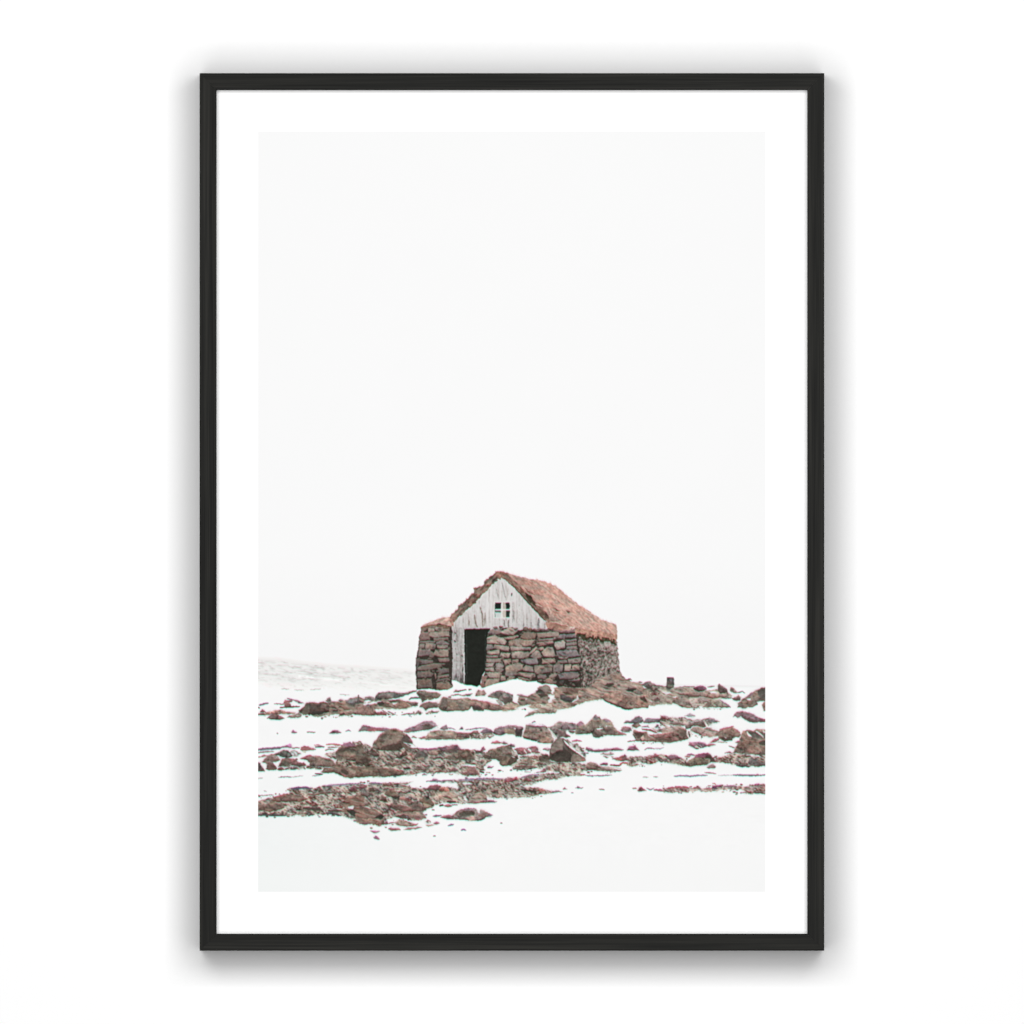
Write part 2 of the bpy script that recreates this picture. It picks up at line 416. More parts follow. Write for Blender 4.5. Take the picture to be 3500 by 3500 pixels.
def turf(w, m):
    leftside = XX[w] < 1712
    edge = L('0,29 53,83')
    d = ((XX[w] - edge[0][0]) * (edge[1][1] - edge[0][1]) - (YY[w] - edge[0][1]) * (edge[1][0] - edge[0][0])) / math.hypot(edge[1][0] - edge[0][0], edge[1][1] - edge[0][1])
    fringe = np.exp(-np.clip(d, 0, 99) / 26.0) * (~leftside)
    top = np.clip((XX[w] - 1760) / 200, 0, 1)
    lum = 1.02 + 0.42 * strand[w] + 0.42 * strand2[w] + 0.10 * N_m[w] - 0.20 * fringe + 0.05 * top
    lum = lum - fringe * 0.6 * np.clip(strand[w] * -1 + N_f[w] * 0.6 - 0.05, 0, 1)
    lum = np.where(leftside, 0.80 + 0.85 * strand_l[w] + 0.40 * N_m[w] + 0.4 * N_x[w], lum)
    base = np.where((leftside | (fringe > 0.5))[..., None], np.array([158., 129., 115.]), np.array([193., 157., 143.]))
    return base * np.clip(lum, 0.36, 1.32)[..., None] + (GR2[0][w] - 0.5)[..., None] * np.array([18, -6, -8])
paint(roof_o, turf, 'roof', 4.4)
eave = K('23,91 27,87 36,83 46,79 56,77 63,76 66,80 69,84 69,90 62,88 50,85 40,86 28,89')
paint(eave, lambda w, m: np.array([198., 168., 154.]) * (1 + 0.5 * strand_l[w] + 0.3 * N_x[w] + 0.3 * N_m[w])[..., None], 'roof', 3)
facet(K('24,90 35,87 48,86 60,88 64,92 50,90 40,88 30,91'), '108/84/70', 3)
facet(K('62,76 67,79 69,85 68,89 64,84'), '168/128/116', 3)
# dark underside of the turf along the right rake, dark tufts in the fringe
line(L('-1,28.5 8,36 18,47 28,58 36,66 45,76.5 52,83'), '74/66/56', 2.0)
for s, c in [('22,42 30,47 34,53 30,57 24,50', '64/58/46'), ('14,33 20,38 22,44 17,42', '104/78/66'), ('30,50 36,55 37,62 31,58', '74/62/52'), ('38,64 46,66 50,72 44,76', '104/84/72'),
             ('46,66 52,70 56,80 50,78', '110/88/78'), ('55,76 62,75 72,80 66,82 56,81', '146/128/118'), ('20,34 27,40 36,46 28,44', '136/104/92'), ('50.5,83 62,84 74,86 82,90 76,94 62,93 52,92', '164/126/112'),
             ('83,90 88,88 92,91 88,94 83,94', '196/176/164'), ('60,62 70,68 66,68', '110/84/74'), ('72,74 84,80 88,78 80,73', '196/160/146'), ('78,66 84,69 81,71', '112/88/76')]:
    facet(L(s), c, 2.5)
line(L('56,83 64,83 72,86 80,85'), '214/184/168', 2.0)
line(L('36,58 42,60 46,62'), '210/184/168', 1.6)
line(L('53,62 57,68 58,73 62,76'), '204/176/162', 2.0)
# dark grass under the eave, in teeth over the ivy
w = window_of(side); teeth = 2163 + (XX[w] - 1974) * 0.165
hang = 11 + 22 * np.clip(fbm(XX[w] / 5.5, YY[w] / 200, 661, 2) + 0.25, 0, 1)
m = (YY[w] > teeth - 2) & (YY[w] < teeth + hang) & (XX[w] > 1974) & (XX[w] < 2104)
put(w, m, np.array([62., 58., 44.]) * (1 + 0.7 * N_f[w] + 0.5 * N_x[w])[..., None], CLASS['wall'])
m = (YY[w] > teeth - 16) & (YY[w] < teeth + 0.45 * hang * (fbm(XX[w] / 4, YY[w] / 90, 677, 2) > 0.02)) & (XX[w] > 1966) & (XX[w] < 2110)
put(w, m, np.array([182., 142., 124.]) * (1 + 0.6 * N_f[w] + 0.4 * strand2[w])[..., None], CLASS['roof'])
# small loose stones along the head of the front wall
for x, y, rx, ry, c in [(1694, 2146, 9, 5, '120/106/102'), (1712, 2143, 7, 5, '136/116/110'), (1762, 2149, 9, 5, '126/112/104'), (1796, 2150, 10, 7, '120/102/88'), (1812, 2152, 8, 6, '132/112/96'),
                        (1829, 2153, 9, 5, '110/98/92'), (1844, 2151, 8, 5, '124/108/104'), (1857, 2153, 7, 5, '104/92/88'), (1870, 2155, 9, 5, '128/112/108'), (1930, 2156, 8, 5, '140/118/114'), (1958, 2150, 9, 6, '176/152/144')]:
    rock([(x + rx * math.cos(k * 0.9), y + ry * math.sin(k * 0.9)) for k in range(7)], c, False, 1.4); cls[(np.hypot((XX - x) / (rx + 3), (YY - y) / (ry + 3)) < 1) & (cls == CLASS['rubble'])] = CLASS['wall']
# snow banked against the front wall and the door
snow(K('67,164 70,163 74,165 78,167 84,169 92,172 100,173 104,170 108,174 113,172 130,167 150,162 160,161') + L('6,160 14,162 25,165 38,164 40,167 45,169 44,171 39,176 36,178 25,184 15,185 0,184') +
     K('130,184 110,190 100,186 60,180 66,176 68,172'), 2.2)
snow(L('57,169 62,170 67,173 70,176 75,180 72,181 63,181 58,176'), 2)

# scraggly pale grass standing up along the turf edges
rm = (cls == CLASS['roof']).astype(float)
def shift_blur(a, n):
    o = a.copy()
    for k in range(1, n): o[:-k] += a[k:] * (1 - k / n)
    return o / (n * 0.5)
halo = np.clip(shift_blur(rm, 9), 0, 1) * (cls == CLASS['sky'])
hair = np.clip(0.28 + 1.5 * fbm(XX / 3.5 - YY / 9, YY / 13, 811, 2), 0, 0.75) * halo
img[:] = img * (1 - hair[..., None]) + np.array([214., 184., 174.]) * hair[..., None]
# ------------------------------------------------------------------ ground of the print, traced back to front
GROUND = """
L3 A v 7,102 20,99 24,99
L2 A g 35,100 55,100
R A r 52,96 55,92 60,93 70,92 66,97 62,99 52,99
R A p 59,89 70,91 80,94 90,99 80,98 72,94 60,91
R A 128/88/84 53,99 60,96 65,100 66,105 54,104
L3 A d 46,107 60,105 82,105
L2 A d 5,106 8,108
R A o 5,117 20,115 30,113 38,111 47,110 55,114 75,116 70,118 55,118 30,119 12,120 5,120
R A r 9,113 13,109.5 17,111 21,115 10,115
L3 A k 6,119 18,119
R A 112/86/82! 22,127 27,121 33,115 38,115 42,119 50,124 55,127 40,129 28,128
F A r 42,122 48,123 50,126 43,126
W A 140/114/98 135,97 150,96 160,94 170,92 180,89 193,88 200,92 200,119 180,120 165,121 152,123 158,119 150,119 135,121 128,119 130,108
R A 128/118/108 57,125 65,121 75,117 83,114 86,118 84,124 70,126
F A t 105,121 125,117 137,116 140,119 125,122 110,124
R A d! 80,113 90,104 95,97 105,97 115,98 125,95 133,98 136,105 136,115 125,117 120,119 105,121 100,119 90,120 85,117
F A 92/84/72 85,116 95,100 100,102 100,112 95,120 88,120
F A k 103,114 115,112 130,113 125,117 115,119 105,120
F A 116/94/86 122,98 130,100 130,108 120,107
R A g 130,94 133,89 137,88 140,94 150,97 145,99 135,100
R A 124/112/112 152,93 157,90 161,93 158,97
R A 118/116/114 165,93 180,89 190,90 196,94 193,98 180,101 168,99
F A k 140,105 150,106 150,108 140,107
F A k 142,111 152,111 152,114 142,114
F A k 155,118 162,115 166,119 156,122
F A 178/156/138 160,113 175,110 190,112 178,116
F A 160/136/120 140,99 155,104 150,107 142,102
L2 A k 188,98 190,84 191,88
R A m 67,153.5 68,149 70,147 73,150 78,153 75,153.5
L2 A g 95,152 110,152
R A 128/88/108! 135,154 142,149 147,147.5 152,149 158,152.5 155,153.5 148,154
L2 A v 166,150 171,148 176,150
L2 A g 40,154 42,154.5
L2 A 196/202/198 155,82 165,83 172,83
L2 A 208/212/208 48,72 62,72
L2 A 190/196/192 72,74 84,74 90,75
L2 A 196/198/194 100,74 121,72
W B 146/122/108 0,57 10,57 30,51 45,50 60,46 55,51 70,50 80,48 85,51 100,53 112,54 110,60 95,63 85,66 70,66 50,66 30,66 32,71 50,73 55,77 20,77 -6,76 -6,57
R B g 1,50 2,42 3,42 4,48 8,51 10,56 0,56
R B 132/128/124! 10,49 15,44 22,43 30,44 32,48 28,53 20,50 12,51
R B 96/94/88! 31,50 33,43 37,37 45,35 58,34 68,35 76,37 88,36 100,33 108,32 109,34 95,38 85,43 75,45 60,47 45,50 33,51
F B 122/114/108 36,40 50,37 66,37 60,42 40,43
F B 150/120/104 36,49 50,47 48,51 38,52
S B - 10,58 18,55 30,53 45,51 42,54 28,57 16,60
S B - 64,56 73,54 73,58 66,59
F B k 36,54 46,52 52,58 45,61 40,61
R B 142/106/90! 65,59 80,52 90,55 95,62 82,66 70,63
R B 98/94/92 92,55 100,54 112,54 110,60 100,61
F B 76/66/58 55,51 75,49 80,51 62,55
R B 90/86/90 13,60 20,58 27,61 20,62.5
F B 88/74/60 42,60 50,56 60,60 64,63 50,63
R B 140/106/96! -4,62 12,60 25,61 32,68 35,73 30,78 15,78 -4,77
R B r 33,74 45,70 53,74 54,78 36,78
L2 B 150/130/120 45,68 55,74 62,78
L2 B g 55,70 62,74 70,77
L2 B g 80,77 92,75 96,76
R B 130/116/110 92,75 104,73 108,75 100,77
R B g 105,74 112,69 120,74 110,75
G B 164/146/134 124,73 135,70 150,70 146,73 134,75 125,75
L3 B x 94,49 98,46 112,46 115,47
R B 118/104/90! 108,36 113,32 125,33 130,35 145,35 154,40 148,46 135,48 130,45 125,51 118,54 116,48 109,40
F B 86/76/66 108,37 118,38 126,45 118,50 112,44
F B 138/110/90 126,46 133,44 140,48 130,50
R B 110/94/86! 114,60 120,56 130,53 145,54 150,58 147,63 130,66 125,69 120,64 114,63
F B 140/96/90 118,60 124,57 126,62 120,63
R B 128/110/95! 148,60 152,50 156,44 162,44 166,46 176,48 190,47 200,46 206,47 211,52 210,58 207,65 203,69 190,70 170,70 158,71 152,68 148,63
F B 104/92/84 154,46 164,47 166,55 160,60 152,58
F B 154/128/106 168,55 180,53 186,60 172,62
S B - 157,43 170,41 185,40 203,46 195,47.5 176,48 168,46.5
R B r 166,45 170,42 173,44 171,46.5
R B 126/90/84 177,36 180,31 184,32 187,33 191,31 188,35
L2 B g 170,41.5 184,40 192,41
L2 B k 183,34 193,32 200,31
L2 B k 203,30 209,31
R C 140/112/104! 28,42 30,36 34,31 40,33 44,31 48,38 46,42 35,42
F C 172/150/134 30,40 38,38 42,41 34,43
L2 C g 15,31.5 20,31
R C g 2,41 12,39 24,37.5 18,42 5,43
R C 124/113/107! 50,43 57,38 62,35 70,33 82,33 88,37 98,40 97,52 92,58 82,58 78,54 70,48 60,46 52,45
F C 84/74/68 78,46 86,44 94,50 92,57 82,57
F C 90/82/76 62,40 70,41 72,45 64,45
R C 126/100/90! 21,48 28,49 40,51 50,53 62,56 70,58 78,60 80,66 78,69 60,70 45,67 42,70 25,69 20,60
F C 160/92/94 35,51 48,52.5 62,57.5 50,58
F C 58/52/50 22,59 34,59 42,67 25,68
S C - 27,47.5 45,44 58,48 70,57 50,52.5 40,50
W C 164/138/120 80,60 95,52 108,57 114,62 118,67 100,68 80,69 76,64
W C 134/114/100 130,40 140,35 143,27 150,23 158,22 163,26 168,35 172,40 160,42 168,50 172,58 155,59 130,59 112,60 106,54 107,45 120,42
F C 66/56/48 142,40 155,37 162,41 148,46
F C 70/62/52 112,47 122,47 118,52 110,51
F C 118/108/98 144,28 152,24 160,24 166,33 156,35 146,33
F C k 138,33 148,30 152,33 158,36 150,38
S C - 119,46.5 123,46 124,49 120,50
R C 124/106/110 104,41 112,39 125,43 110,44.5
F C 170/144/122 90,61 105,57 118,60 100,64
S C - 100,66 108,62 118,61 122,65 112,67
L2 C k 118,66 121,67
F C 158/150/142 66,50 72,48 78,56 80,62 74,60
R C 166/152/134! 119,80 128,73 138,69 145,66 130,65 124,62 135,58 160,57 172,57 176,64 178,68 175,74 150,74 135,75 125,80
F C 116/106/96 119,81 128,73 140,72 134,77
F C 190/174/154 150,62 165,59 174,62 160,64
R C 172/132/118! 168,60 175,56 193,53 200,56 200,64 193,66 180,67 176,66
W C 112/108/100 176,42 193,40 198,46 196,53 185,56 175,52
R C 96/94/92! 184,40 193,39 205,48 206,53 193,54 186,48
S C - 160,39 170,40 177,45 172,53 163,55 161,50 166,47
W D 156/130/115 85,5 98,-2 105,0 110,6 118,12 125,15 135,17 145,20 148,26 155,34 160,45 150,55 158,64 140,65 115,65 90,55 72,48 60,51 45,53 30,58 22,62 5,66 -12,66 -20,60 -20,48 0,50 20,54 30,46 26,34 40,30 55,20 65,12 75,8
W D 150/122/106 -16,28 0,24 20,28 40,26 44,32 30,40 20,52 5,50 -14,46
F D 122/92/80 5,29 18,26 34,30 24,38 8,36
F D 88/70/54 0,34 14,36 20,40 6,40
R D 88/86/84 -4,38 4,39 14,44 21,50 18,54 6,53 -4,48
F D 64/60/50 76,23 83,19 93,19 95,22 85,26
F D 100/80/70 92,24 102,27 95,28
R D 122/92/96 116,11.5 125,10 128,13 118,13.5
R D 120/100/104 139,17 143,15 147,17 142,18
G D 176/164/146 148,30 165,23 185,24 200,28 200,40 160,42 152,36
R D 122/114/114! 144,21 150,18 157,15 161,15 165,18 173,22 165,25 160,28 150,25
F D 64/62/58 150,24 160,23 163,28 157,29
L3 D g 165,24 178,24 186,25
R D 64/60/52! 116,31 122,28 135,28 136,31 125,34 118,33
R D 120/114/104! 131,34 140,30 145,35 150,39 140,41 132,38
R D 152/118/102! 70,45 80,38 88,36 100,37 110,40 120,43 135,43 150,40 158,42 155,50 160,58 158,64 140,65 118,66 105,61 90,56 80,51
F D 184/142/124 84,39 96,37 108,41 100,44 88,43
F D 112/84/74 100,56 108,50 114,58 122,64 112,64
F D 70/54/46 142,45 150,43 158,46 152,53 145,50
L3 D k 77,50 90,56 105,61.5 116,66 130,66
W D 170/150/134 153,45 165,42 193,36 200,37 200,58 175,58 162,62 158,55
F D 100/80/74 163,50 175,45 183,50 170,53
S D - 160,52 168,54 180,56 168,57
L3 D 150/120/112 160,55 178,56
W E 170/152/136 -4,37 5,38 25,38 55,37 60,41 80,43 100,40 105,48 120,48 128,52 125,57 110,57 90,60 85,65 75,70 65,72 60,75 35,74 27,69 15,67 -6,68
S E - -2,45 8,45 16,48 6,50
S E - 18,54 26,53 24,56 18,56
S E - 86,44 99,45 99,49 88,48
R E 80/76/74! 5,38 7,27 8.5,19 12,18.5 16,18.5 19.5,18.5 20.5,30 21,37 12,40
F E 106/94/104 12,22 17,20 17,27 13,25
F E 96/96/80 8,34 19,33 20,37 10,38
R E 116/72/92! 55,39 60,36 68,34 74,35 80,38 80,41 73,44 62,43.5
L3 E k 56,40 64,43.5 76,43
L2 E g 30,37 50,36 58,36
L2 E g 82,37 95,35.5
R E 160/130/116! 28,49 35,46 50,45 70,46 95,50 105,52 110,54 90,59 80,56 60,53 45,53 32,51
L3 E 88/70/62 28,49 45,53.5 66,54
R E 172/148/138 55,58 70,54 85,57 87,63 70,68 60,67
R E 138/118/106! 16,63 22,56 30,52 42,53 50,57 55,65 60,70 63,75 50,75 35,74 27,69 18,66
F E 182/168/156 47,56 55,58 62,68 63,74 54,73 50,64
R E 162/156/136! 72,74 80,66 88,60 100,58 110,64 118,68 124,74 100,74.5
F E 134/112/98 74,73 82,65 88,64 86,73
L2 E p 104,60 114,67 124,74
S E - 106,57.5 125,57 138,60 137,70 127,73 118,68
R E 150/122/108 102,49 119,45 121,53 110,57 104,54
R E 104/82/78! 101,45 101,32 103,30 107,33 112,36 117,41 119,46 110,48 103,48
R E 140/126/118! 122,42 124,37 130,38 135,44 138,48 130,47.5 124,45
L2 E x 133,48 145,45 151,48
L2 E x 108,57 128,57
R E 126/104/100! 127,57 134,55 138,50 142,55 142,60 136,63 130,60
R E 130/108/94! 136,74 138,67 143,60 152,55 160,48 168,44 175,41 182,37 192,37 192,62 178,63 173,70 165,73 150,75
F E 76/72/66 173,43 182,38 192,37 192,60 182,58 175,52
F E 130/96/112 152,56 163,47 168,48 157,56
S E - 154,58 160,57 161,62 155,61.5
S E - 173,64 183,63 186,70 175,71
R E 134/104/92! 181,70 186,64 192,63 192,80 186,81
R E 128/96/104! 128,92 131,87 137,82 145,81 158,83 168,88 178,93 192,99 192,101 172,102 158,101 150,96 142,90 138,94 133,90
F E 160/88/108 178,93 192,98 192,101 180,99
F E 88/72/72 150,95 160,93 174,100 160,101
R E 158/154/160 39,89 45,87 50,86 56,87 60,90.5 45,91
R B 122/88/104! 1,108 6,100 11,96 20,97 28,99 38,101 48,100 60,102 68,101 75,103 83,107 84,109 70,108 48,107 35,107 22,108 12,106
F B 160/80/90 20,101 40,102 48,104 30,107 18,106
F B 118/108/106 4,107 8,100 14,98 18,104 10,106
R B 126/104/114! 84,108 90,103 95,100 103,98 112,94 120,90 128,88 135,88 143,92 146,96 148,103 142,99 135,103 120,106 105,108 92,110
F B 96/82/76 118,96 130,92 140,97 132,103 120,104
F B 158/94/92 85,109 95,104 102,104 94,109
R B 128/112/120 150,103 156,98 160,96 163,95 166,103 156,105
L2 B v 166,101 173,102 180,104
R B 120/112/124 187,104 192,99 195,104
L2 B v 198,104 208,103 228,101 238,102
R B 146/128/112! 98,119 103,116 112,119 125,116 133,108 145,105 165,106 180,108 200,110 205,115 205,120 190,122 175,122 150,122 130,122.5 115,121 110,119
F B 156/84/94 112,120 120,117 126,117 122,121
F B 152/92/98 180,108 198,110.5 205,116 190,112
F B 104/90/78 128,118 150,115 175,119 150,121
S B - 141,99 146,98 148,103 142,103.5
R C 122/94/92! -6,110 12,110 20,110 17,118 -6,119
R C 166/112/104 20,110 25,106 34,106 37,112 30,112 20,113
G C 168/154/142 17,112 30,111 38,113 50,117 62,113 60,119 30,121 18,121
R C 118/100/112! 38,110 42,104 50,102 57,104 62,109 58,110.5 45,112
F C 172/146/126 40,112 58,110 62,113 45,116
R C 122/98/104! 63,106 65,102 72,99 80,99 88,97 98,96 108,98 116,100 115,108 112,117 103,117 98,112 85,112 75,115 65,114 60,110
F C 150/128/106 80,103 101,102 102,114 92,113 82,110
F C 62/54/54 102,103 115,102 112,117 103,117
S C - 99,101 103,102 102,104 99,103
R C 140/120/107! 114,117 118,108 121,96 125,94 135,96 150,95 160,98 163,104 168,114 172,120 170,129 155,129 142,128 143,124 130,121
F C 224/214/224 121,95.5 128,92 140,92 152,94 160,97 150,97.5 135,96.5
F C 112/84/96 124,97 142,97 158,98 150,101 130,100
F C 164/124/104 146,121 160,117 168,122 165,128 148,127
L3 C k 116,118 130,122 142,125
L2 C v 132,91 136,89 139,90
R C 138/126/120! 161,98 168,98 172,96 175,92 182,89 193,90 213,93 213,103 203,103 196,102 195,113 187,118 178,120 170,110
F C 114/90/88 176,104 185,106 195,112 203,116 202,118 193,119 180,113
F C 210/202/192 188,95 194,98 190,100 186,97
L3 C 226/220/212 162,101 170,111 178,121
R C 170/92/100 56,130 62,126 66,123 72,126 80,128 68,130
R C 150/130/140 76,130 80,125 85,128 90,131
R D 124/112/116 -2,92 12,94 25,94 24,104 10,105 -2,103
R D 98/92/88 10,106.5 18,105 23,107 22,111 15,110
R D 136/124/108! 23,108 24,98 28,92 33,89 38,91 42,95 48,91 55,83 58,79 61,76 64,79 68,80 72,85 80,84 88,87 92,92 96,100 100,105 105,108 113,110 118,114 105,115 85,114 72,114 60,109 50,112 40,112 25,113
F D 158/106/126 27,93 33,89 40,93 35,97 28,97
F D 142/118/136 74,84.5 85,86 90,90 82,90.5
F D 116/110/114 56,82 61,77 67,81 64,86 57,86
F D 114/100/88 46,95 58,88 70,92 64,100 52,102
S D - 62,102 75,101 70,105 63,105
S D - 66,96 71,98 68,100
S D - 80,96 83,98 81,100
F D k 52,107 58,103 62,110 55,113
F D 100/82/76 76,104 90,102 100,109 96,113 80,112
R D 98/82/74! 54,113 60,104 68,106 74,112 76,117.5 62,119 57,117
F D 158/96/98 100,106 112,110 116,114 104,112
R D 104/103/106! 111,92 118,88 125,88 135,81 142,79 146,82 148,88 145,92 125,92.5
F D 134/130/140 136,82 143,80 147,86 140,87
R D 114/106/114! 148,90 152,84 157,82 165,84 180,84 183,79 188,78 193,80 200,86 200,93 170,91 150,92.5
R D 138/108/96! 126,98 132,92 140,91 144,98 135,101
R D 132/96/102 107,105 112,99 125,100 127,106 110,107
S D - 128,101 138,102 146,104 140,106 130,104
L3 D 118/110/104 110,107 124,108
L2 D p 145,99 152,98 160,100
L3 D 136/82/86 146,103 160,105 174,110
R D p 168,99.5 172,97 178,98.5 182,100.5
G D 214/204/196 160,101 180,102 196,104 196,108 178,108 164,104
G E 176/164/160 -6,88 8,92 20,93 40,93 55,97 72,96 85,93 100,98 108,101 92,103 86,108 70,108 50,107 35,109 20,108 0,107 -6,104
W E 158/140/128 -6,98 12,100 36,98 40,108 20,110 2,109
F E 100/82/78 12,103 30,102 40,106 22,107
S E - -2,105 12,106 28,108 10,109
R E 140/134/142 80,98 84,95 88,93 92,96 100,98 92,101
R E 98/82/74! 40,109 50,104 60,100 75,100 80,108 76,111 65,108 55,108 50,113 42,113
W E 166/140/128 -2,112 12,110 30,109 42,113 44,124 10,124 -2,121
W E 160/132/122 66,120 80,111 92,113 100,118 97,128 80,127 66,125
R E 144/118/106! 50,116 55,110 65,109 74,112 78,118 70,124 60,121 55,119
F E 178/120/120 70,120 78,122 80,126 72,125
R E 134/104/92! -6,122 15,121 25,115 40,112 45,118 49,130 40,134 12,139 -6,138
F E 112/94/80 26,116 38,113 44,119 42,128 30,124
F E 156/104/98 2,130 20,127 30,131 10,136
L3 E 234/228/222 43.5,117 45,124 47.5,130
L2 E 62/52/48 47,118 49.5,129
L3 E 226/216/206 50,116 51.5,124 52,128
L3 E 228/220/212 77,102 80,107 84,112
R D 138/106/92! 129,112 131,104 140,107 148,108 155,107 158,115 165,118 200,118 200,128 170,126.5 150,125 138,125 132,120
F D 86/64/56 132,110 142,108 150,110 146,120 138,120
F D 212/170/154 144,120 148,114 151,121 147,124
R D 146/100/94! 158,114 175,112 200,109 200,120 170,120
F D 96/76/66 165,117 185,120 200,122 200,126 175,124
L2 D 90/76/70 120,126 135,124 158,126
R E 132/106/92! 95,125 100,118 108,113 120,111 128,110 140,118 143,124 138,129 132,128 125,134 110,135 103,132 102,127
L3 E 176/96/106 104,115 118,112 130,109
F E 152/98/98 130,113 138,116 142,121 134,120
F E 62/56/48 104,128 115,129 128,127 128,134 112,136
S E - 113,129 116,129 115,131
R E 152/88/96 86,138 95,132 102,130 103,134 95,138.5
L2 E 168/150/138 100,138 118,138
R E 148/102/122! 46,143 49,138 60,138 68,137 76,139 82,143 90,140 95,144 80,146 70,149.5 58,149.5 52,146
F E 222/204/188 57,146 63,142 72,146 68,149 60,148
L2 E 62/54/52 62,143 70,148
L2 E k 58,149 66,150
R E 152/92/104 76,145 88,140 98,143 84,146
R E 132/105/90! 128,158 133,148 140,135 143,125 146,117 155,115 165,117 172,113 192,115 192,162 170,160 150,158 142,160 135,157
F E 86/80/74 154,119 168,119 192,119 192,130 175,131 160,128
L3 E 232/228/222 154,118 158,126 163,128
L3 E 226/222/214 170,117 178,123 185,129
L3 E 200/194/186 183,116 188,121
F E 64/60/52 175,138 192,132 192,144 178,143
F E 154/110/98 150,152 160,146 170,152 160,158
F E 66/56/52 140,148 145,146 147,152 142,153
R E 160/90/104 132,138 142,133 140,138 135,140
L2 E g 121,145 128,147 132,148
R E 150/92/104 114,158 120,156 124,155 129,159
G E 190/170/156 94,163 100,166 112,163 122,160 135,158 150,158 170,160 192,162 192,182 160,182 145,181 125,178 105,175 96,170
S E - 155,161 166,160 180,164 186,166 172,165
F E 94/72/64 148,163 158,162 162,165 152,166
R E 110/96/92! 155,176 158,170 165,168 172,170 180,174 192,176 192,182 165,182
L3 E 52/56/60 134,180 145,182 160,182.5
R C 132/115/88! -400,-400 -399,-400 -399,-399
R C 112/98/84! 41,152 48,146 55,140 68,138 80,134 90,132 95,136 98,142 105,150 107,158 105,163 98,168 90,170 82,171 75,170 72,163 65,158 55,158 48,157
G B 176/166/152 -8,127 5,125 10,130 20,131 27,138 50,143 85,140 112,139 125,141 140,139 150,137 165,133 183,133 187,139 196,141 225,142 236,148 236,157 247,160 232,170 232,178 222,188 193,188 180,184 160,182 140,184 115,183 100,187 85,188 70,189 50,191 40,190 20,191 -8,192
G A 150/132/118 158,176 163,171 172,170 180,173 190,178 200,180 200,192 150,192
R F 122/104/92! 82,28 95,25 100,22 105,24 115,23 120,25 130,27 138,28 145,34 148,42 138,44 125,43 110,43 100,42 99,36 95,31 85,30
F F 152/84/92 82,29 88,26 100,21 105,24 95,28
F F 150/90/96 111,24 118,23 122,26
F F 136/108/96 104,35 116,30 126,34 118,40
G F 176/160/148 92,41 105,43 125,44 130,47 112,47 95,46
L5 F v 5,12 20,10.5 45,9 53,7
L3 F 136/134/134 5,17 20,16 36,16
R F 150/102/140 49,9 58,3 63,1 66,3 68,8 62,8.5
L2 F g 68,9 82,9
R F 168/96/100! 83,13 85,7 90,5 98,6 105,9 113,12 105,13 90,14
F F 222/206/182 86,15 92,14 93,18 88,17
L2 F 186/120/124 108,3.5 120,4
L3 F 84/82/86 110,7 118,6.5 127,7
L2 F g 128,13.5 135,11 145,12.5
L3 F 176/108/108 130,3 140,2 160,4
L2 F g 132,8 152,7
R F 92/94/86! 30,23 38,19 45,16 52,12 60,14 65,18 70,24 62,27 52,26 42,22
G F 204/200/192 64,13 75,14 86,20 80,23 70,24 66,18
R F 162/92/98 10,24.5 17,21 20,24 15,26
L2 F 170/120/116 5,26 14,25 24,23
R F 120/97/90! 13,35 16,29 23,24 30,20 38,21 43,26 47,31 40,34 33,35 34,38 40,46 38,49 25,50 20,48 22,40 20,36
F F 106/76/70 20,48 25,38 33,37 40,46 30,50
F F 176/156/148 31,24 37,22 42,28 36,29
R F 88/70/68! -2,34 9,36 12,42 16,48 19,51.5 -2,52
R F 112/84/78! 41,43 45,36 50,29 57,26 63,28 72,29 78,35 85,36 92,38 94,42 80,42.5 70,41 65,40 62,45 52,43
F F 84/80/68 45,37 55,30 62,34 62,42 50,42
F F 162/88/92 62,29.5 75,31 80,37 70,36
R F 156/90/92 85,38 89,35.5 94,41 88,42
R F 120/80/78 40,49 43,45 48,43 55,49 48,50.5
G F 208/198/188 52,45 70,42 90,43 94,47 75,49 55,49
L4 F 48/62/64 55,48 62,46 75,47.5
G F 190/176/162 127,20 140,18 150,16 152,27 146,30 135,25
W F 110/90/77 147,16 153,9 160,4 178,2 200,5 200,62 180,64 165,62 150,57 140,53 130,53 118,54 125,49 127,45 140,45 145,42 150,34 150,28
F F 146/94/118 157,4 163,0 172,-2 180,1 186,4 178,6 165,6
F F 72/60/52 150,14 160,8 176,8 172,14 158,16
F F 138/114/96 158,22 172,17 184,20 172,28 160,30
G F 190/172/150 148,34 160,30 175,33 200,34 200,43 175,44 155,41
F F k 175,30 190,28 200,29 198,33 180,33
R F 114/95/82! 120,54 130,48 145,42 160,43 175,46 186,52 191,60 175,65 160,59.5 145,54 135,55.5
F F 150/84/84 157,55 163,54 170,58 165,61.5
F F 66/56/48 158,48 168,49 172,56 168,58 158,53
F F 138/116/100 172,48 184,52 188,58 176,56
L2 F 124/126/132 42,63 50,62 70,62
L2 F 176/176/180 70,62 88,60
L2 F 150/150/156 105,60 120,59
L2 F 180/180/180 5,65 14,64
L2 F k 110,56 124,57
L2 F 170/170/170 16,88 21,89
L2 F 150/150/150 5,97 14,96 34,95
R B 104/86/72! -4,172 20,170 40,172 60,176 80,182 86,187 70,188.5 50,191 40,189 20,191 -4,192
F B 130/108/88 4,178 24,174 40,178 20,182
R B 98/82/68! -4,139 10,143 20,150 26,160 20,166 -4,166
F B 70/56/48 4,158 16,156 24,161 10,166
R B 112/95/82! 27,133 30,127 36,119 45,110 52,106 62,102 70,102 80,107 88,112 95,120 102,130 108,136 112,139 100,140 90,142 85,137 75,143 50,142.5 35,141 27,138
F B 130/110/96 60,120 76,112 84,114 80,124 60,130 48,134 44,130
F B 80/66/63 82,126 82,118 90,112 97,120 102,129 95,129 88,126
F B 138/76/84 94,121 97,119 102,128 97,127
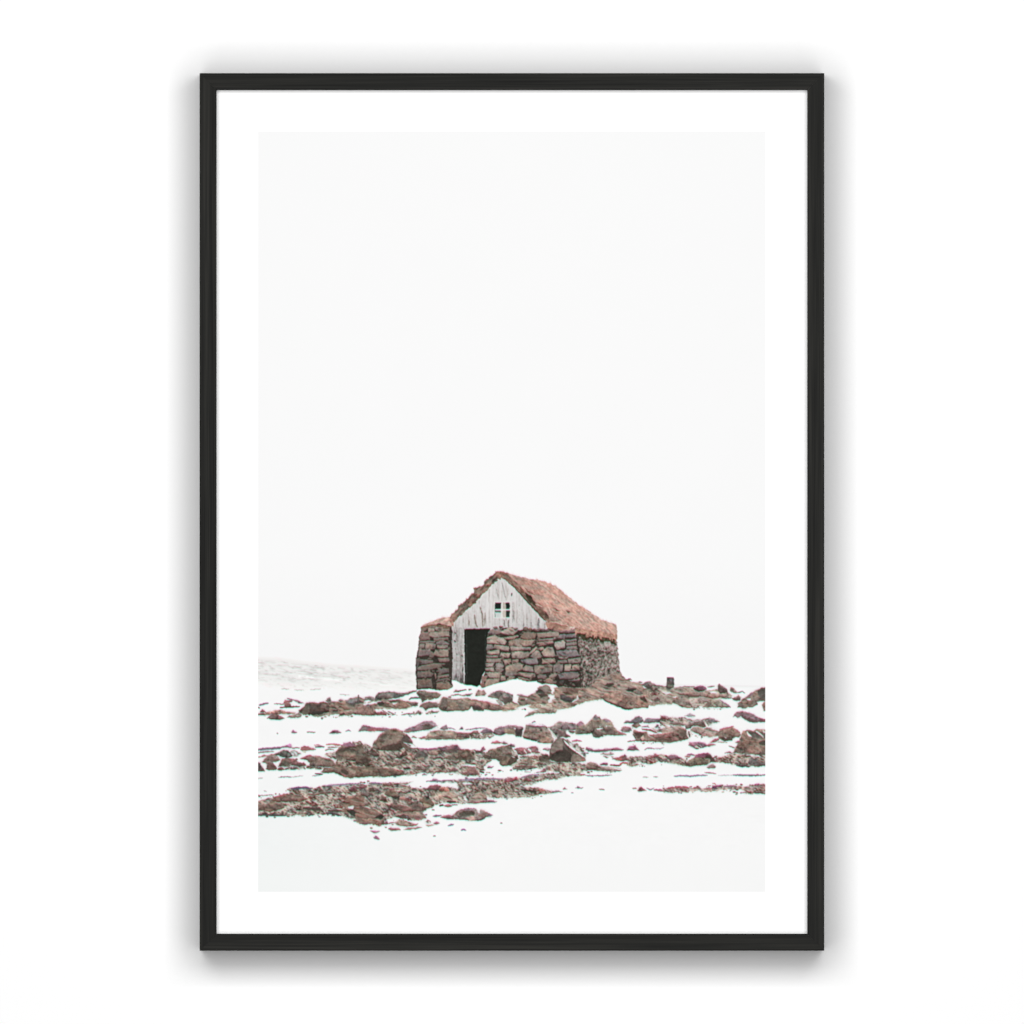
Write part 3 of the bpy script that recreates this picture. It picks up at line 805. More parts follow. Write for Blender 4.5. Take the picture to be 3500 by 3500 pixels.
F B 68/54/46 40,142 45,136 60,132 80,128 83,138 60,143
F B 92/80/70 40,118 50,110 58,112 52,120 44,124
F B 138/92/96 36,119 45,110 47,112 38,121
S B - 83,127 92,129 100,130 108,136 110,138 100,137 92,133
L2 B 92/76/68 90,130 98,134
L2 B 92/76/68 86,134 94,139
R B 110/97/90! 103,154 110,145 120,143 127,148 130,153 120,156.5 105,156
F B 140/118/98 110,156 122,154 122,160 112,161
R B 104/84/74! 58,168 75,161 82,166 65,173
R B 130/84/98! 150,139 157,135 168,134 183,132 188,138 194,142 185,142.5 170,147 155,143
F B 92/76/70 156,142 172,139 186,141 172,146
R B 128/110/93! 158,158 168,151 175,148 193,143 205,143 211,150 215,158 200,161 180,159
F B 94/78/66 166,158 184,155 206,155 200,160
R B 100/82/76 135,155 155,154 158,157.5 140,159
R B 140/112/98 126,144 140,142 150,146 146,152 132,150
R B 126/90/86! 168,180 175,173 180,174 182,181 175,182
R B 168/104/110 152,182 160,180 166,181 164,183.5
R B 78/66/58 66,157 80,150 88,142 93,150 80,156
R B 82/68/62 20,148 34,146 42,151 30,154
R B 74/68/62 147,171 158,168 160,171 150,174
R B 76/70/56 8,167 20,165 28,169 16,172
F B k 84,174 96,173 96,177 84,178
R B 118/84/80 110,175 116,173 119,178 112,179
R B 138/104/88 78,160 88,164 80,167
R B r 118,186.5 123,184.5 127,187 118,188
L2 B v 120,187 127,187
L4 B 140/84/112 112,139 128,141 145,139
R B 138/92/116 141,141 145,137 149,141
R C 102/86/73! -4,143 15,140 18,142 23,152 29,160 10,158 -4,155
G C 190/178/166 20,140 38,142 45,150 48,157 58,159 50,165 40,162 28,158
R C r 37,143 41,137 44,134 48,141 42,144.5
F C 130/66/98 38,142 43,135 47,141
F C 150/112/104 68,137 80,133 82,135 72,138
F C 124/106/98 80,137 92,135 94,144 84,148 76,144
F C 74/62/52 93,155 100,150 108,157 101,167 90,170.5 88,165
F C 132/108/90 72,156 86,152 92,156 86,168 76,168
F C 82/68/56 41,152 48,149 52,157 46,156
F C 188/182/168 95,142 101,146 106,151 100,153 96,150
F C 222/216/206 94,153 98,152 101,156 97,156
R C 132/116/124! 90,133 94,129 99,131 101,136 96,136
R C 132/92/94! 99,139 108,137 118,137 125,140 131,147 118,150.5 107,150 103,144
F C 180/92/104 104,139 118,138 122,141 112,142
R C 134/92/96! 122,138 130,135 138,134 143,138 149,147 140,148 132,146 126,141
F C 178/86/96 130,137 138,135 141,139 134,140
L2 C 222/214/206 117,141 123,148
L3 C 234/230/224 125,139 131,146
L4 C 240/238/234 144,138 147,143 150,147
L2 C 206/196/184 131,146 145,150 160,148
G C 196/186/170 96,176 106,165 110,160 108,152 125,152 145,150 150,148 165,150 200,160 200,181 185,181 165,180 150,176 130,175 110,177
R C 138/112/120 150,140 156,137 166,139 162,143
R C 142/124/108! 110,167 118,157 125,153 132,151 133,169 120,168.5
F C 170/152/134 112,162 118,157 120,164 114,166
W C 90/80/70 143,156 152,150 162,150 168,156 163,163 150,162
F C 108/82/74 100,171 120,170 141,171 130,174 105,175
L3 C 62/72/70 98,176 112,177 130,175.5 142,173
L4 C 206/196/182 93,171 100,168 107,163
R C 88/74/66! 164,151 164,143 169,130 175,122 182,119 190,120 194,124 199,129 208,138 218,145 225,152 231,158 231,162 218,163 195,164 180,163 166,160
F C 124/109/99 166,145 170,130 177,121 186,121 191,130 188,140 178,143 171,150
F C 56/49/43 164,156 170,148 185,142 196,141 206,151 205,163 180,163 166,160
F C 74/62/54 192,128 200,131 214,144 224,153 210,150 198,142
F C 122/104/92 205,153 209,148 216,150 226,155 231,160 220,163 203,163
F C 160/92/84 224,155 231,159 229,162 222,160
G D 226/222/216 5,122 20,128 28,130 35,138 42,147 43,156 36,152 25,145 14,135
L3 D 240/236/230 3,124 14,136 28,146 40,154
F D 88/90/88 36,147 43,145 43,152 38,152
R C 122/72/82! 145,182 152,178 155,175 159,181 152,182.5
L2 C v 140,183 146,182
L2 C 176/172/172 118,181.5 130,182
R C 124/92/86! 13,171 22,172 28,174 34,183 36,187 20,187.5 2,187 0,184 13,181
F C 152/108/104 16,173 26,174 30,179 20,179
G C 186/174/160 -2,172 8,171 14,173 12,181 -2,184
L3 C k 36,180 44,183
L2 C k 38,177 46,178
S C - 44,174 48,168 55,163 62,160 68,163 73,171 60,173 50,172
S C - 2,168 14,168 30,169 26,171.5 12,170.5 2,171
R C 134/74/112 50,175 53,170 57,173 63,171 58,175.5
G D 196/184/168 -6,165 25,164 42,166 42,175 48,179 35,182 24,188 -6,191
F D 112/72/66 18,175 25,174 27,178 20,179
L3 D r -2,191 10,188
L3 D 176/104/104 28,188 42,187
L2 D v 42,188 58,189 75,188.5 92,187
L2 D 180/180/180 147,191 158,191
L2 D 160/160/160 167,190.5 177,191
R D 132/114/104! 42,175 44,167 52,163 60,166 66,170 80,173 100,177 110,178 104,181 80,180.5 60,179 48,178.5
F D 108/100/96 70,176 90,177 108,179 90,181
L2 D 206/196/180 78,172 95,174 108,175
R D 120/68/94 67,168.5 76,165 82,164 84,169 78,169.5
L3 D 110/66/70 88,169 100,170 108,169
L3 D 172/82/80 105,168 112,165 120,166
L3 D 178/92/116 18,125 28,124 36,125.5
R D 146/98/120! 42,141 44,136 50,138 58,141 72,140 85,139 95,138 103,137.5 114,142 100,142.5 75,144 50,144
L3 D 84/80/84 46,143 62,144 80,143.5
R D 136/88/114! 118,142 121,137 126,134 134,133 138,138 142,142 130,142.5
L2 D p 150,141 156,138 168,139
L2 D 168/160/176 168,139.5 180,139 186,136.5
R D 162/138/138 70,150 75,146 85,148 88,144 97,149 90,151 83,151
R D 106/74/72 74,152 80,153 85,156 82,156.5
R D 132/110/104 88,153 96,154 92,156
G D 178/164/150 112,158 125,153 140,154 155,153 168,149 178,149 200,153 200,161 178,163 160,167 150,165 140,169 128,172 116,169 122,163
R D 128/84/84! 90,158 100,155 108,153 115,150 118,155 122,160 110,161.5 100,160
F D 186/90/84 98,156 108,154 110,159 100,159
R D 126/96/124 112,151 115,149 118,153
R D 156/86/90! 158,157 163,153 170,148 178,151 172,155 162,158
S D - 132,165 142,164 150,166 140,168
G E 186/172/160 -6,165 8,167 30,169 46,167 42,175 45,182 35,181 15,176 -6,174
R E 130/88/102! 7,168 10,164 15,161 22,161 28,164 36,167 30,169.5 15,170.5
F E 150/84/92 10,167 20,167 34,168 20,170
R E 184/114/120 40,165 44,161.5 52,162 48,166
L3 E p 44,161 52,160 58,161.5
F E 228/216/198 32,172 40,168 45,169 38,174
R E 122/112/91! 38,179 48,170 55,168 60,161 72,159 82,157 87,160 92,168 100,175 95,175 88,174 80,179 65,181 50,182.5 40,181
F E 136/68/98 56,167 61,161 72,159 82,157.5 86,160 80,164 68,166
F E 78/58/54 70,167 85,161 93,169 99,175 89,174 86,168
F E 168/156/136 66,168 86,168 87,176 84,177 84,170
F E 92/62/62 40,176 48,176 50,182 42,181
R E 152/124/122 80,184.5 85,180 92,178 97,183 96,185 85,186.5
F E 168/88/92 95,169 102,174 98,175
G F 190/180/164 61,83 70,82 80,82 95,81 110,83 117,79 121,80 128,78 145,77 160,76 175,76 200,75 200,152 185,143 175,138 160,133 150,131 130,130.5 110,132 90,133.5 70,132 60,134 50,134 30,132.5 -2,134.5 -2,104 20,100 30,100 40,97 50,94 62,92 65,90
G G 184/172/158 -4,65 15,66 30,63 45,64 60,62 68,63 80,64 95,68 100,71 128,72 131,69 137,66 145,66 153,69 160,69 166,70 175,72 200,73 200,99 185,98 172,99 160,98 150,100 142,103 140,106 130,108 125,111 120,116 122,122 128,127 115,129.5 100,131 85,128 72,126 55,128 52,131 56,136 48,138.5 40,140 25,138 5,138 -4,133
S F - -2,101 10,99 24,96 30,99 20,102 6,106 -2,107
R F 100/84/80 18,103 24,100 27,103 22,105
R F 140/110/104 8,106 18,104 20,108 10,109
W F 190/166/150 -2,108 12,106 24,108 14,112 -2,112
L4 F 74/74/108 65,83 80,82.5 92,82 104,83
L3 F 128/122/148 128,78 150,77 176,75 195,74
L3 F 112/94/84 98,95 120,91.5 160,91
R F 110/84/74! 29,104 38,97 50,94 62,94 75,95 90,98 98,103 90,106 75,108 55,108 40,108.5
F F 158/84/88 34,99 45,95 58,93.5 50,97 38,100
F F 136/110/96 70,97 88,99 80,102 64,100
F F 70/54/48 40,106 60,105 80,105 60,108
R F 112/88/76! -2,114 12,112 22,112 28,107 33,104 38,109 48,113 54,117 48,121 38,124 28,126 15,124 -2,125
F F 134/108/88 24,111 31,106 38,110 30,114
F F k 12,129 20,126 24,129 15,131
L4 F 60/64/68 5,132.5 20,132 40,132.5 60,132.5
R F 120/102/91! 95,95 110,92 125,88 135,88 141,91 125,93.5 105,96.5
R F 140/82/90 115,84 118,79 122,84
R F 112/72/70 130,86.5 135,84 140,87
R F 118/72/80! 173,86 178,80 181,76 184,82 188,87 178,88.5
R F 150/76/86 189,82 196,78 200,84 192,86
L5 F 68/58/54 87,119 105,121 120,121
L4 F 72/62/56 134,124 155,124 170,126 182,128
R F 98/76/70 99,114 110,112 116,114 105,116.5
L4 F 76/62/56 158,108 172,107 184,106
R F k 74,122 82,119 84,122 76,124
R F 100/70/74 70,124 78,128 72,130
W F 128/98/84 152,110 165,104 180,95 200,98 200,140 182,133 166,128 158,122 168,118 150,115
R F 146/108/92 168,98 180,96 186,102 172,104
F F k 168,124 178,121 190,129 192,138 176,132
S F - 170,117 182,115 180,121 172,121
R F 158/96/84 182,120 190,116 196,120 188,123
R F k 100,130 108,129.5 106,132.5 98,132.5
R F 76/78/108 99,131.5 107,129.5 105,132.5
L4 F 62/66/72 130,129 140,129 158,133
W G 130/100/86 -4,108 15,107 35,112 45,120 48,128 42,134 48,138 25,138 5,138 -4,134
F G k 31,126 42,119 50,124 42,129
F G 150/112/94 6,128 24,127 34,130 20,133
R G 126/90/80 -2,104 10,101 18,104 8,106
G G 206/200/210 70,63 85,61 102,60 98,62 85,65
L3 G 112/104/138 20,63 32,62 45,64
R G 136/80/84! 2,70 5,67 14,66 18,70 8,73.5
R G 112/98/91! 5,83 10,78 18,77 25,81 30,86 20,88 8,86
R G 140/80/86 52,67 58,64.5 61,61 69,63 68,66 55,68.5
R G 104/88/72! 49,83 55,76 65,73 70,78 76,84 78,88 65,88 55,87
F G 136/74/80 56,74 66,72 70,75 60,76
F G k 60,87 78,86 82,92 65,91
R G 92/76/66! 41,95 45,86 52,88 54,96
R G 178/124/112! 76,92 78,88 85,86 91,93 84,95
R G 112/84/75! 57,103 65,99 75,102 85,104 95,105 103,101 113,101 121,105 125,111 118,114.5 100,115 80,114.5 65,110 60,106
F G 146/92/86 80,108 90,107 96,112 84,112
F G 92/72/60 62,107 78,110 96,114 80,114
R G 108/88/72! 113,96 120,90 128,88 135,92 140,99 141,105 130,107 120,104 118,100
F G 168/140/116 118,99 128,101 137,105 125,107
F G k 125,87 132,86 132,92 127,92
W G 156/126/112 68,118 75,115 95,117 118,114 122,121 128,127 115,130.5 105,129 90,127 78,123 70,123
F G 64/52/48 69,124 85,119 98,127 96,130 78,127
F G 146/72/82 105,127 112,126 117,130 108,130
F G 182/152/132 88,118 110,116 118,120 100,121
R G 164/138/122! 68,136 75,129 90,132 100,136 112,138 108,140.5 95,142 80,142 72,139
F G 156/80/94 96,138 112,137 106,140
R G 154/98/106! 56,146 60,143 68,146 76,145 79,149 68,150.5 60,149
R G 172/130/126 83,148 95,144 108,143 119,144 108,146.5 92,148.5
R G 154/90/102 48,139 52,132 57,136 62,134 73,136 60,137.5
R G 122/92/80 33,138 40,131 48,128 50,137 42,140
R G 150/96/100 36,141 41,138 45,141 40,143
L3 G 96/64/78 4,136.5 14,137.5 24,137
R G 150/88/126 23,151 30,149.5 41,151 38,153 32,154.5
R G 146/92/128 29,163.5 33,159 40,163 42,166 35,165.5
L3 G 120/120/150 165,140.5 171,139 177,138
L2 G g 139,160 144,159.5
R G 138/88/124 136,59 139,54 147,56 147,59.5
L3 G v 126,59 150,59 165,58 196,58
G G 200/192/204 142,61 160,60 175,57 200,56 200,61 170,62
R G 128/82/88! 129,72 133,67 140,66 147,65 154,69 148,75 138,75.5
R G 188/112/96! 147,76 152,71 160,69 166,71 169,77 158,79
W G 176/150/132 148,82 158,78 170,78 182,85 200,88 200,97 175,98 162,93 150,90
F G 110/84/74 152,86 166,86 176,94 160,90
L4 G k 164,97 172,97 180,97
S G - 94,66 110,65 128,68 126,71 104,70
R G 150/86/92! 158,105 163,101 170,101 174,105 166,106.5
L3 G k 150,104 158,103
L2 G 130/110/110 172,102 184,102.5
R G 152/92/98! 151,125 158,122 168,121 178,124 192,128 180,129.5 168,129 155,127
F G 60/58/66 152,126 166,125 176,129 160,128
L3 G v 138,123 146,122.5 154,122
G G 226/222/214 123,134 129,130 136,133 132,137
R G 200/166/154 124,140 135,138 141,140 130,142.5
R G 150/80/104 140,137 145,133 151,136 145,138.5
R G 178/120/122 178,117 186,115 190,119 181,120.5
G H 192/180/168 -4,57 15,56 50,55 80,55 98,53 108,54 125,50 145,46 170,44 200,42 200,50 180,54 160,57 145,60 130,65.5 112,66 110,68 125,70 145,71 155,74 165,76 190,78 180,80 160,82 148,82.5 140,86 125,88 100,90 70,90.5 50,88 47,90 50,93 58,94 69,97 50,98.5 30,100 15,100 -4,98
S H - 2,62 14,61 22,64 10,66
L4 H 134/124/150 -2,58 20,56 45,55 78,55
L3 H 132/124/146 112,53 130,48 150,48
W H 152/128/112 18,92 28,80 45,81 50,88 45,96 25,98 14,97
W H 160/138/122 45,80 52,73 62,71 72,73 79,78 70,83 55,84
F H 80/66/58 56,77 70,75 70,81 60,81
F H 210/172/154 65,85 75,82 79,88 68,88.5
R H 164/76/90! 80,60 88,55 97,55 101,51 105,52 107,56 100,59.5 92,61 85,61.5
F H 84/52/60 96,58 102,55 106,57 98,60
R H 144/90/96! 11,99 25,96 40,95.5 48,93 58,94.5 69,97 50,98.5 30,100.5
F H 110/80/110 48,97 60,95.5 69,97 56,98.5
S H - 6,86 10,86 15,95 11,95
R H 192/126/116! 139,75 145,72.5 152,73 158,77 146,79
L4 H k 112,75 126,77 140,78
R H 120/120/128 164,79.5 170,77 178,76 190,78.5 176,80.5
R H 156/84/92 162,57 168,53 172,56
G B -
R H 136/116/110! -16,124 -10,118 -4,113 5,110 15,108 25,109 32,112 36,117 38,111 45,113 52,117 62,122 52,124.5 45,127 35,131 22,132 10,130 -4,129
F H 76/70/60 -2,117 8,113 22,113 28,117 26,122 10,123 -2,122
F H 130/98/120 -2,113 8,109 25,108.5 31,111 15,111
S H - 33,112.5 37,112 37,117 33,117.5
F H 128/96/88 32,122 42,118 48,122 42,127
F H 198/154/140 10,125 25,123 31,129 18,131
F H 132/112/142 50,121 58,120 62,122 52,124
L3 H 60/58/64 30,131 40,129 46,126
L3 H 128/94/150 2,149 7,148 12,149
L2 H g 74,136 78,136
R I 164/98/110 1,73.5 4,70 7,73 12,74 2,74.5
R I v 24,71.5 28,68 32,71 38,71 34,73 26,72
L2 I v 16,81 21,80.5
L2 I g 67,74 72,74 78,75
R I 178/112/120 128,72.5 135,70 138,73
R I 160/86/100! 138,77 142,71 145,68 148,72 154,76 145,77.5
L2 I v 155,72 162,75 168,72
L4 I 152/92/112 168,75 178,76 190,77
L3 J 126/120/148 20,50 35,49 50,50 65,48.5 82,48
L2 J 148/112/120 76,43 86,44 98,46
L2 J 186/186/196 100,49 118,48 128,48.5
L3 J 104/110/126 128,48 150,48 175,48.5 190,47
R J 150/86/112 167,48.5 174,45 178,48.5
G J 190/158/152 -4,76 6,73 12,71 30,70 42,71 55,73 65,70 75,73 90,70 92,67 105,66 112,69 130,67 145,68 155,69 168,66 173,64 192,66 192,81 160,82 142,81.5 150,78 148,74.5 135,74.5 115,74.5 100,77 75,78.5 66,76 45,78.5 20,80.5 5,79
L4 J 172/84/96 8,72 30,70.5 48,71
L3 J 176/92/104 55,72 66,71
L3 J 172/96/104 78,74 92,72
R J 104/52/90 89,72.5 92,68 105,66 108,70 100,73 92,73
L2 J 196/112/112 90,62.5 95,64 97,67
L3 J p 112,69 124,68 136,69
R J 158/66/110 166,67 170,64 178,64 176,68
L2 J p 141,81 155,79.5
L3 J 60/66/66 168,80.5 180,80
L3 J 176/92/106 182,69 192,67
"""
for ln in GROUND.strip().split('\n'):
    q = ln.split(' ', 3)
    if len(q) < 4: continue
    kind, t, c, s = q
    own = c.endswith('!'); c = c.rstrip('!')
    p = tile_pts(t, s)
    if c in COL or '/' in c:
        v = col(c); g = v.mean(); v = (g + (v - g) * 0.78) * 1.02 + 2
        c = '/'.join('%.1f' % u for u in v)
    if kind == 'R': rock(p, c, own)
    elif kind == 'F': facet(p, c)
    elif kind == 'G': area(p, c, gravel_rgb, 'rubble')
    elif kind == 'W': area(p, c, streak_rgb, 'mound' if t == 'D' and p[0][1] < 2330 and c.startswith('165') else 'rubble')
    elif kind == 'S': snow(p)
    else:
        line(p, c, float(kind[1:]) * 0.9)

def blur(a, sg):
    r = int(3 * sg) + 1; k = np.exp(-0.5 * (np.arange(-r, r + 1) / sg) ** 2); k /= k.sum()
    for ax in (0, 1):
        pad = [(0, 0)] * a.ndim; pad[ax] = (r, r)
        b = np.pad(a, pad, mode='edge'); a = sum(k[i] * np.take(b, np.arange(i, i + a.shape[ax] if False else i + (b.shape[ax] - 2 * r)), axis=ax) for i in range(2 * r + 1))
    return a
# loose stones peppered over the bare ground
pep = np.random.RandomState(5)
PEP = [('G', '0,60 60,64 100,74 128,73', 10), ('F', '0,98 30,98 50,92 64,84', 8), ('F', '0,133 60,133 110,131 160,132 190,144', 10), ('G', '20,139 60,137 85,130 125,124 140,108', 16),
       ('H', '0,57 80,55 130,48 190,42', 8), ('H', '0,100 50,96 60,90 130,88 165,79', 9), ('J', '0,78 60,77 110,75 150,80 188,82', 9), ('J', '0,71 60,70 110,68 188,66', 6),
       ('B', '30,190 110,186 180,184', 8), ('D', '100,182 60,181 20,189', 6), ('D', '115,160 130,171 160,168 190,162', 9), ('E', '95,166 130,178 185,184', 7), ('A', '5,118 60,119 130,123 190,121', 10),
       ('B', '40,77 90,76 150,72', 12), ('D', '108,104 150,98 190,100', 10), ('E', '0,105 60,128 100,129', 8), ('C', '0,188 40,187 100,177 180,182', 8), ('F', '80,28 60,43 120,46', 8), ('D', '20,124 45,150', 8),
       ('E', '60,75 120,76', 5), ('C', '10,120 60,118', 5), ('D', '120,126 190,129', 7)]
for t, s, sp in PEP:
    line_p = tile_pts(t, s)
    for a, b in zip(line_p[:-1], line_p[1:]):
        for q in range(max(1, int(math.hypot(b[0] - a[0], b[1] - a[1]) / 9))):
            f = pep.rand(); x = a[0] + (b[0] - a[0]) * f + pep.randn() * 4; y = a[1] + (b[1] - a[1]) * f + pep.randn() * sp * 0.45
            rx = 1.6 + 4.2 * pep.rand() ** 2; ry = rx * (0.35 + 0.35 * pep.rand())
            c = ['120/104/94', '96/82/76', '140/96/98', '150/136/126', '110/100/112', '176/164/152', '84/78/74'][pep.randint(7)]
            facet([(x + rx * math.cos(k * 1.05), y + ry * math.sin(k * 1.05)) for k in range(6)], c, 1.2)

# ------------------------------------------------------------------ the print's own sharpening and colour fringes
# thin snow over the margins of the bare ground, grit scattered on the snow beside it
bare = ((cls == CLASS['rubble']) | (cls == CLASS['mound']) | (cls >= ROCK0)).astype(float)
nb = blur(bare, 2.6)
grit = fbm(XX / 6.5, YY / 3.6, 851, 2); veil = fbm(XX / 11, YY / 4.5, 857, 3)
on = (cls == CLASS['snow']) & (nb > 0.04)
al = (np.clip(nb * 1.5, 0, 1) * np.clip(0.12 + 1.9 * grit, 0, 0.75)) * on
img = img * (1 - al[..., None]) + np.array([150., 138., 132.]) * al[..., None]
soft_snow = (cls == CLASS['snow']) * np.clip(blur(bare, 7.0) - 0.04, 0, 1) * np.clip(0.5 + 1.4 * veil, 0, 1)
img -= (soft_snow * 26)[..., None]
off = (bare > 0) & (nb < 0.85)
al = np.clip((0.85 - nb) * 1.5, 0, 1) * np.clip(-0.04 + 1.7 * veil, 0, 0.7) * off
img = img * (1 - al[..., None]) + SNOW * al[..., None]
dust = np.clip(2.2 * (fbm(XX / 24, YY / 7, 863, 3) - 0.10), 0, 0.5) * (bare > 0) * (img.mean(-1) < 200) * np.clip(1.6 * GV2 + 0.4, 0, 1)
img = img * (1 - dust[..., None] * 0.6) + np.array([205., 198., 190.]) * (dust * 0.6)[..., None]
grain = 0.20 * fbm(XX / 6.5, YY / 5, 821, 2) + 0.16 * fbm(XX / 3.4, YY / 3.2, 823, 1)
darkness = np.clip((225 - img.mean(-1)) / 60, 0, 1) * np.where(cls == CLASS['roof'], 0.35, np.where(cls == CLASS['door'], 0.3, 1.0))
img *= (1 + grain * darkness)[..., None]
haze = np.where(bare > 0, 0.10, np.where(cls == CLASS['wall'], 0.05, 0.0))[..., None]
img = img * (1 - haze) + np.array([196., 180., 172.]) * haze
soft = blur(img, 0.95)
lum0 = soft.mean(-1, keepdims=True)
big = blur(lum0, 3.2)
sharp = soft + np.clip(0.32 * (lum0 - big), -9, 3)
out = sharp.copy()
sh = 2                                           # samples: red prints a little lower than green
out[sh:, :, 0] = 0.62 * sharp[sh:, :, 0] + 0.38 * sharp[:-sh, :, 0]
out[:-1, :, 1] = 0.6 * sharp[:-1, :, 1] + 0.4 * sharp[1:, :, 1]
out = np.clip(out, 0, 254)

# ------------------------------------------------------------------ scene
scene = bpy.context.scene
coll = scene.collection
world = bpy.data.worlds.new("World"); scene.world = world; world.use_nodes = True
bg = world.node_tree.nodes['Background']; bg.inputs['Color'].default_value = (1, 1, 1, 1); bg.inputs['Strength'].default_value = 0.0
vs = scene.view_settings
vs.view_transform = 'Standard'; vs.look = 'None'; vs.exposure = 0.0; vs.gamma = 1.0; vs.use_curve_mapping = False

def to_lin(c):
    c = np.asarray(c, float) / 255.0
    return np.where(c <= 0.04045, c / 12.92, ((c + 0.055) / 1.055) ** 2.4)

def new_mat(name):
    m = bpy.data.materials.new(name); m.use_nodes = True
    return m, m.node_tree.nodes, m.node_tree.links

def mat_paper():
    m, n, l = new_mat('white_paper')
    b = n['Principled BSDF']; b.inputs['Roughness'].default_value = 0.9; b.inputs['Specular IOR Level'].default_value = 0.0
    tc = n.new('ShaderNodeTexCoord'); nz = n.new('ShaderNodeTexNoise'); nz.inputs['Scale'].default_value = 900; nz.inputs['Detail'].default_value = 2
    r = n.new('ShaderNodeValToRGB'); r.color_ramp.elements[0].color = (0.985, 0.985, 0.983, 1); r.color_ramp.elements[1].color = (0.995, 0.995, 0.994, 1)
    l.new(tc.outputs['Object'], nz.inputs['Vector']); l.new(nz.outputs['Fac'], r.inputs['Fac']); l.new(r.outputs['Color'], b.inputs['Base Color'])
    return m
def mat_wall():
    m, n, l = new_mat('white_wall_paint')
    b = n['Principled BSDF']; b.inputs['Roughness'].default_value = 0.85; b.inputs['Specular IOR Level'].default_value = 0.0
    tc = n.new('ShaderNodeTexCoord'); nz = n.new('ShaderNodeTexNoise'); nz.inputs['Scale'].default_value = 350; nz.inputs['Detail'].default_value = 3
    r = n.new('ShaderNodeValToRGB'); r.color_ramp.elements[0].color = (0.985, 0.985, 0.985, 1); r.color_ramp.elements[1].color = (0.995, 0.995, 0.995, 1)
    l.new(tc.outputs['Object'], nz.inputs['Vector']); l.new(nz.outputs['Fac'], r.inputs['Fac']); l.new(r.outputs['Color'], b.inputs['Base Color'])
    return m
def mat_ink():
    m, n, l = new_mat('printed_ink')
    b = n['Principled BSDF']; b.inputs['Roughness'].default_value = 0.9; b.inputs['Specular IOR Level'].default_value = 0.0
    a = n.new('ShaderNodeAttribute'); a.attribute_name = 'ink'
    l.new(a.outputs['Color'], b.inputs['Base Color'])
    return m
def mat_wood(name, vertical, seed):
    """black stained ash: grain runs along the rail"""
    m, n, l = new_mat(name)
    b = n['Principled BSDF']; b.inputs['Roughness'].default_value = 0.62; b.inputs['Specular IOR Level'].default_value = 0.06
    tc = n.new('ShaderNodeTexCoord'); mp = n.new('ShaderNodeMapping')
    mp.inputs['Scale'].default_value = (900, 900, 11) if vertical else (11, 900, 900)
    mp.inputs['Location'].default_value = (seed * 3.1, seed * 1.7, seed * 2.3)
    n1 = n.new('ShaderNodeTexNoise'); n1.inputs['Scale'].default_value = 1.0; n1.inputs['Detail'].default_value = 4; n1.inputs['Roughness'].default_value = 0.6
    mp2 = n.new('ShaderNodeMapping'); mp2.inputs['Scale'].default_value = (190, 190, 2.2) if vertical else (2.2, 190, 190)
    mp2.inputs['Location'].default_value = (seed * 7.7, 3.0, seed * 5.1)
    n2 = n.new('ShaderNodeTexNoise'); n2.inputs['Scale'].default_value = 1.0; n2.inputs['Detail'].default_value = 3
    mix = n.new('ShaderNodeMath'); mix.operation = 'ADD'
    h1 = n.new('ShaderNodeMath'); h1.operation = 'MULTIPLY'; h1.inputs[1].default_value = 0.55
    h2 = n.new('ShaderNodeMath'); h2.operation = 'MULTIPLY'; h2.inputs[1].default_value = 0.45
    r = n.new('ShaderNodeValToRGB')
    e = r.color_ramp.elements
    e[0].position = 0.36; e[1].position = 0.66
    d = to_lin((25, 25, 24)) / LIGHT; t = to_lin((50, 49, 46)) / LIGHT; k = to_lin((36, 36, 34)) / LIGHT
    e[0].color = (*d, 1); e[1].color = (*t, 1)
    mid = e.new(0.5); mid.color = (*k, 1)
    l.new(tc.outputs['Object'], mp.inputs['Vector']); l.new(mp.outputs['Vector'], n1.inputs['Vector'])
    l.new(tc.outputs['Object'], mp2.inputs['Vector']); l.new(mp2.outputs['Vector'], n2.inputs['Vector'])
    l.new(n1.outputs['Fac'], h1.inputs[0]); l.new(n2.outputs['Fac'], h2.inputs[0])
    l.new(h1.outputs[0], mix.inputs[0]); l.new(h2.outputs[0], mix.inputs[1])
    l.new(mix.outputs[0], r.inputs['Fac']); l.new(r.outputs['Color'], b.inputs['Base Color'])
    bp = n.new('ShaderNodeBump'); bp.inputs['Strength'].default_value = 0.25; bp.inputs['Distance'].default_value = 0.0004
    l.new(mix.outputs[0], bp.inputs['Height']); l.new(bp.outputs['Normal'], b.inputs['Normal'])
    return m

def mesh_obj(name, v, f, m, parent=None):
    me = bpy.data.meshes.new(name)
    me.from_pydata([tuple(q) for q in v], [], f); me.materials.append(m); me.update()
    o = bpy.data.objects.new(name, me); coll.objects.link(o)
    if parent is not None: o.parent = parent
    return o

# wall (a real slab behind the picture)
def box(x0, x1, y0, y1, z0, z1):
    v = [(x, y, z) for x in (x0, x1) for y in (y0, y1) for z in (z0, z1)]
    f = [(0, 1, 3, 2), (4, 6, 7, 5), (0, 4, 5, 1), (2, 3, 7, 6), (0, 2, 6, 4), (1, 5, 7, 3)]
    return v, f
wv, wf = box(-2.2, 2.2, 0.0, 0.12, 0.0, 3.2)
wall = mesh_obj('wall', wv, wf, mat_wall()); wall['kind'] = 'structure'
wall['label'] = 'plain white wall the black framed picture hangs on'; wall['category'] = 'wall'

# framed picture: an Empty at the foot of the frame, parts as children (local coordinates)
FX0, FX1, FYT, FYB = 682.3, 2817.3, 250.0, 3249.6
IX0, IX1, IYT, IYB = 739.8, 2759.4, 307.3, 3192.4
BASE = (0.0, 0.0, wz(FYB, H))
pic = bpy.data.objects.new('framed_picture', None); coll.objects.link(pic)
pic.location = BASE; pic.empty_display_size = 0.1
pic['label'] = 'framed print of a stone turf hut in snow, thin black wooden frame, on white wall'
pic['category'] = 'framed picture'
def loc(x, d, z): return (x - BASE[0], -d - BASE[1], z - BASE[2])

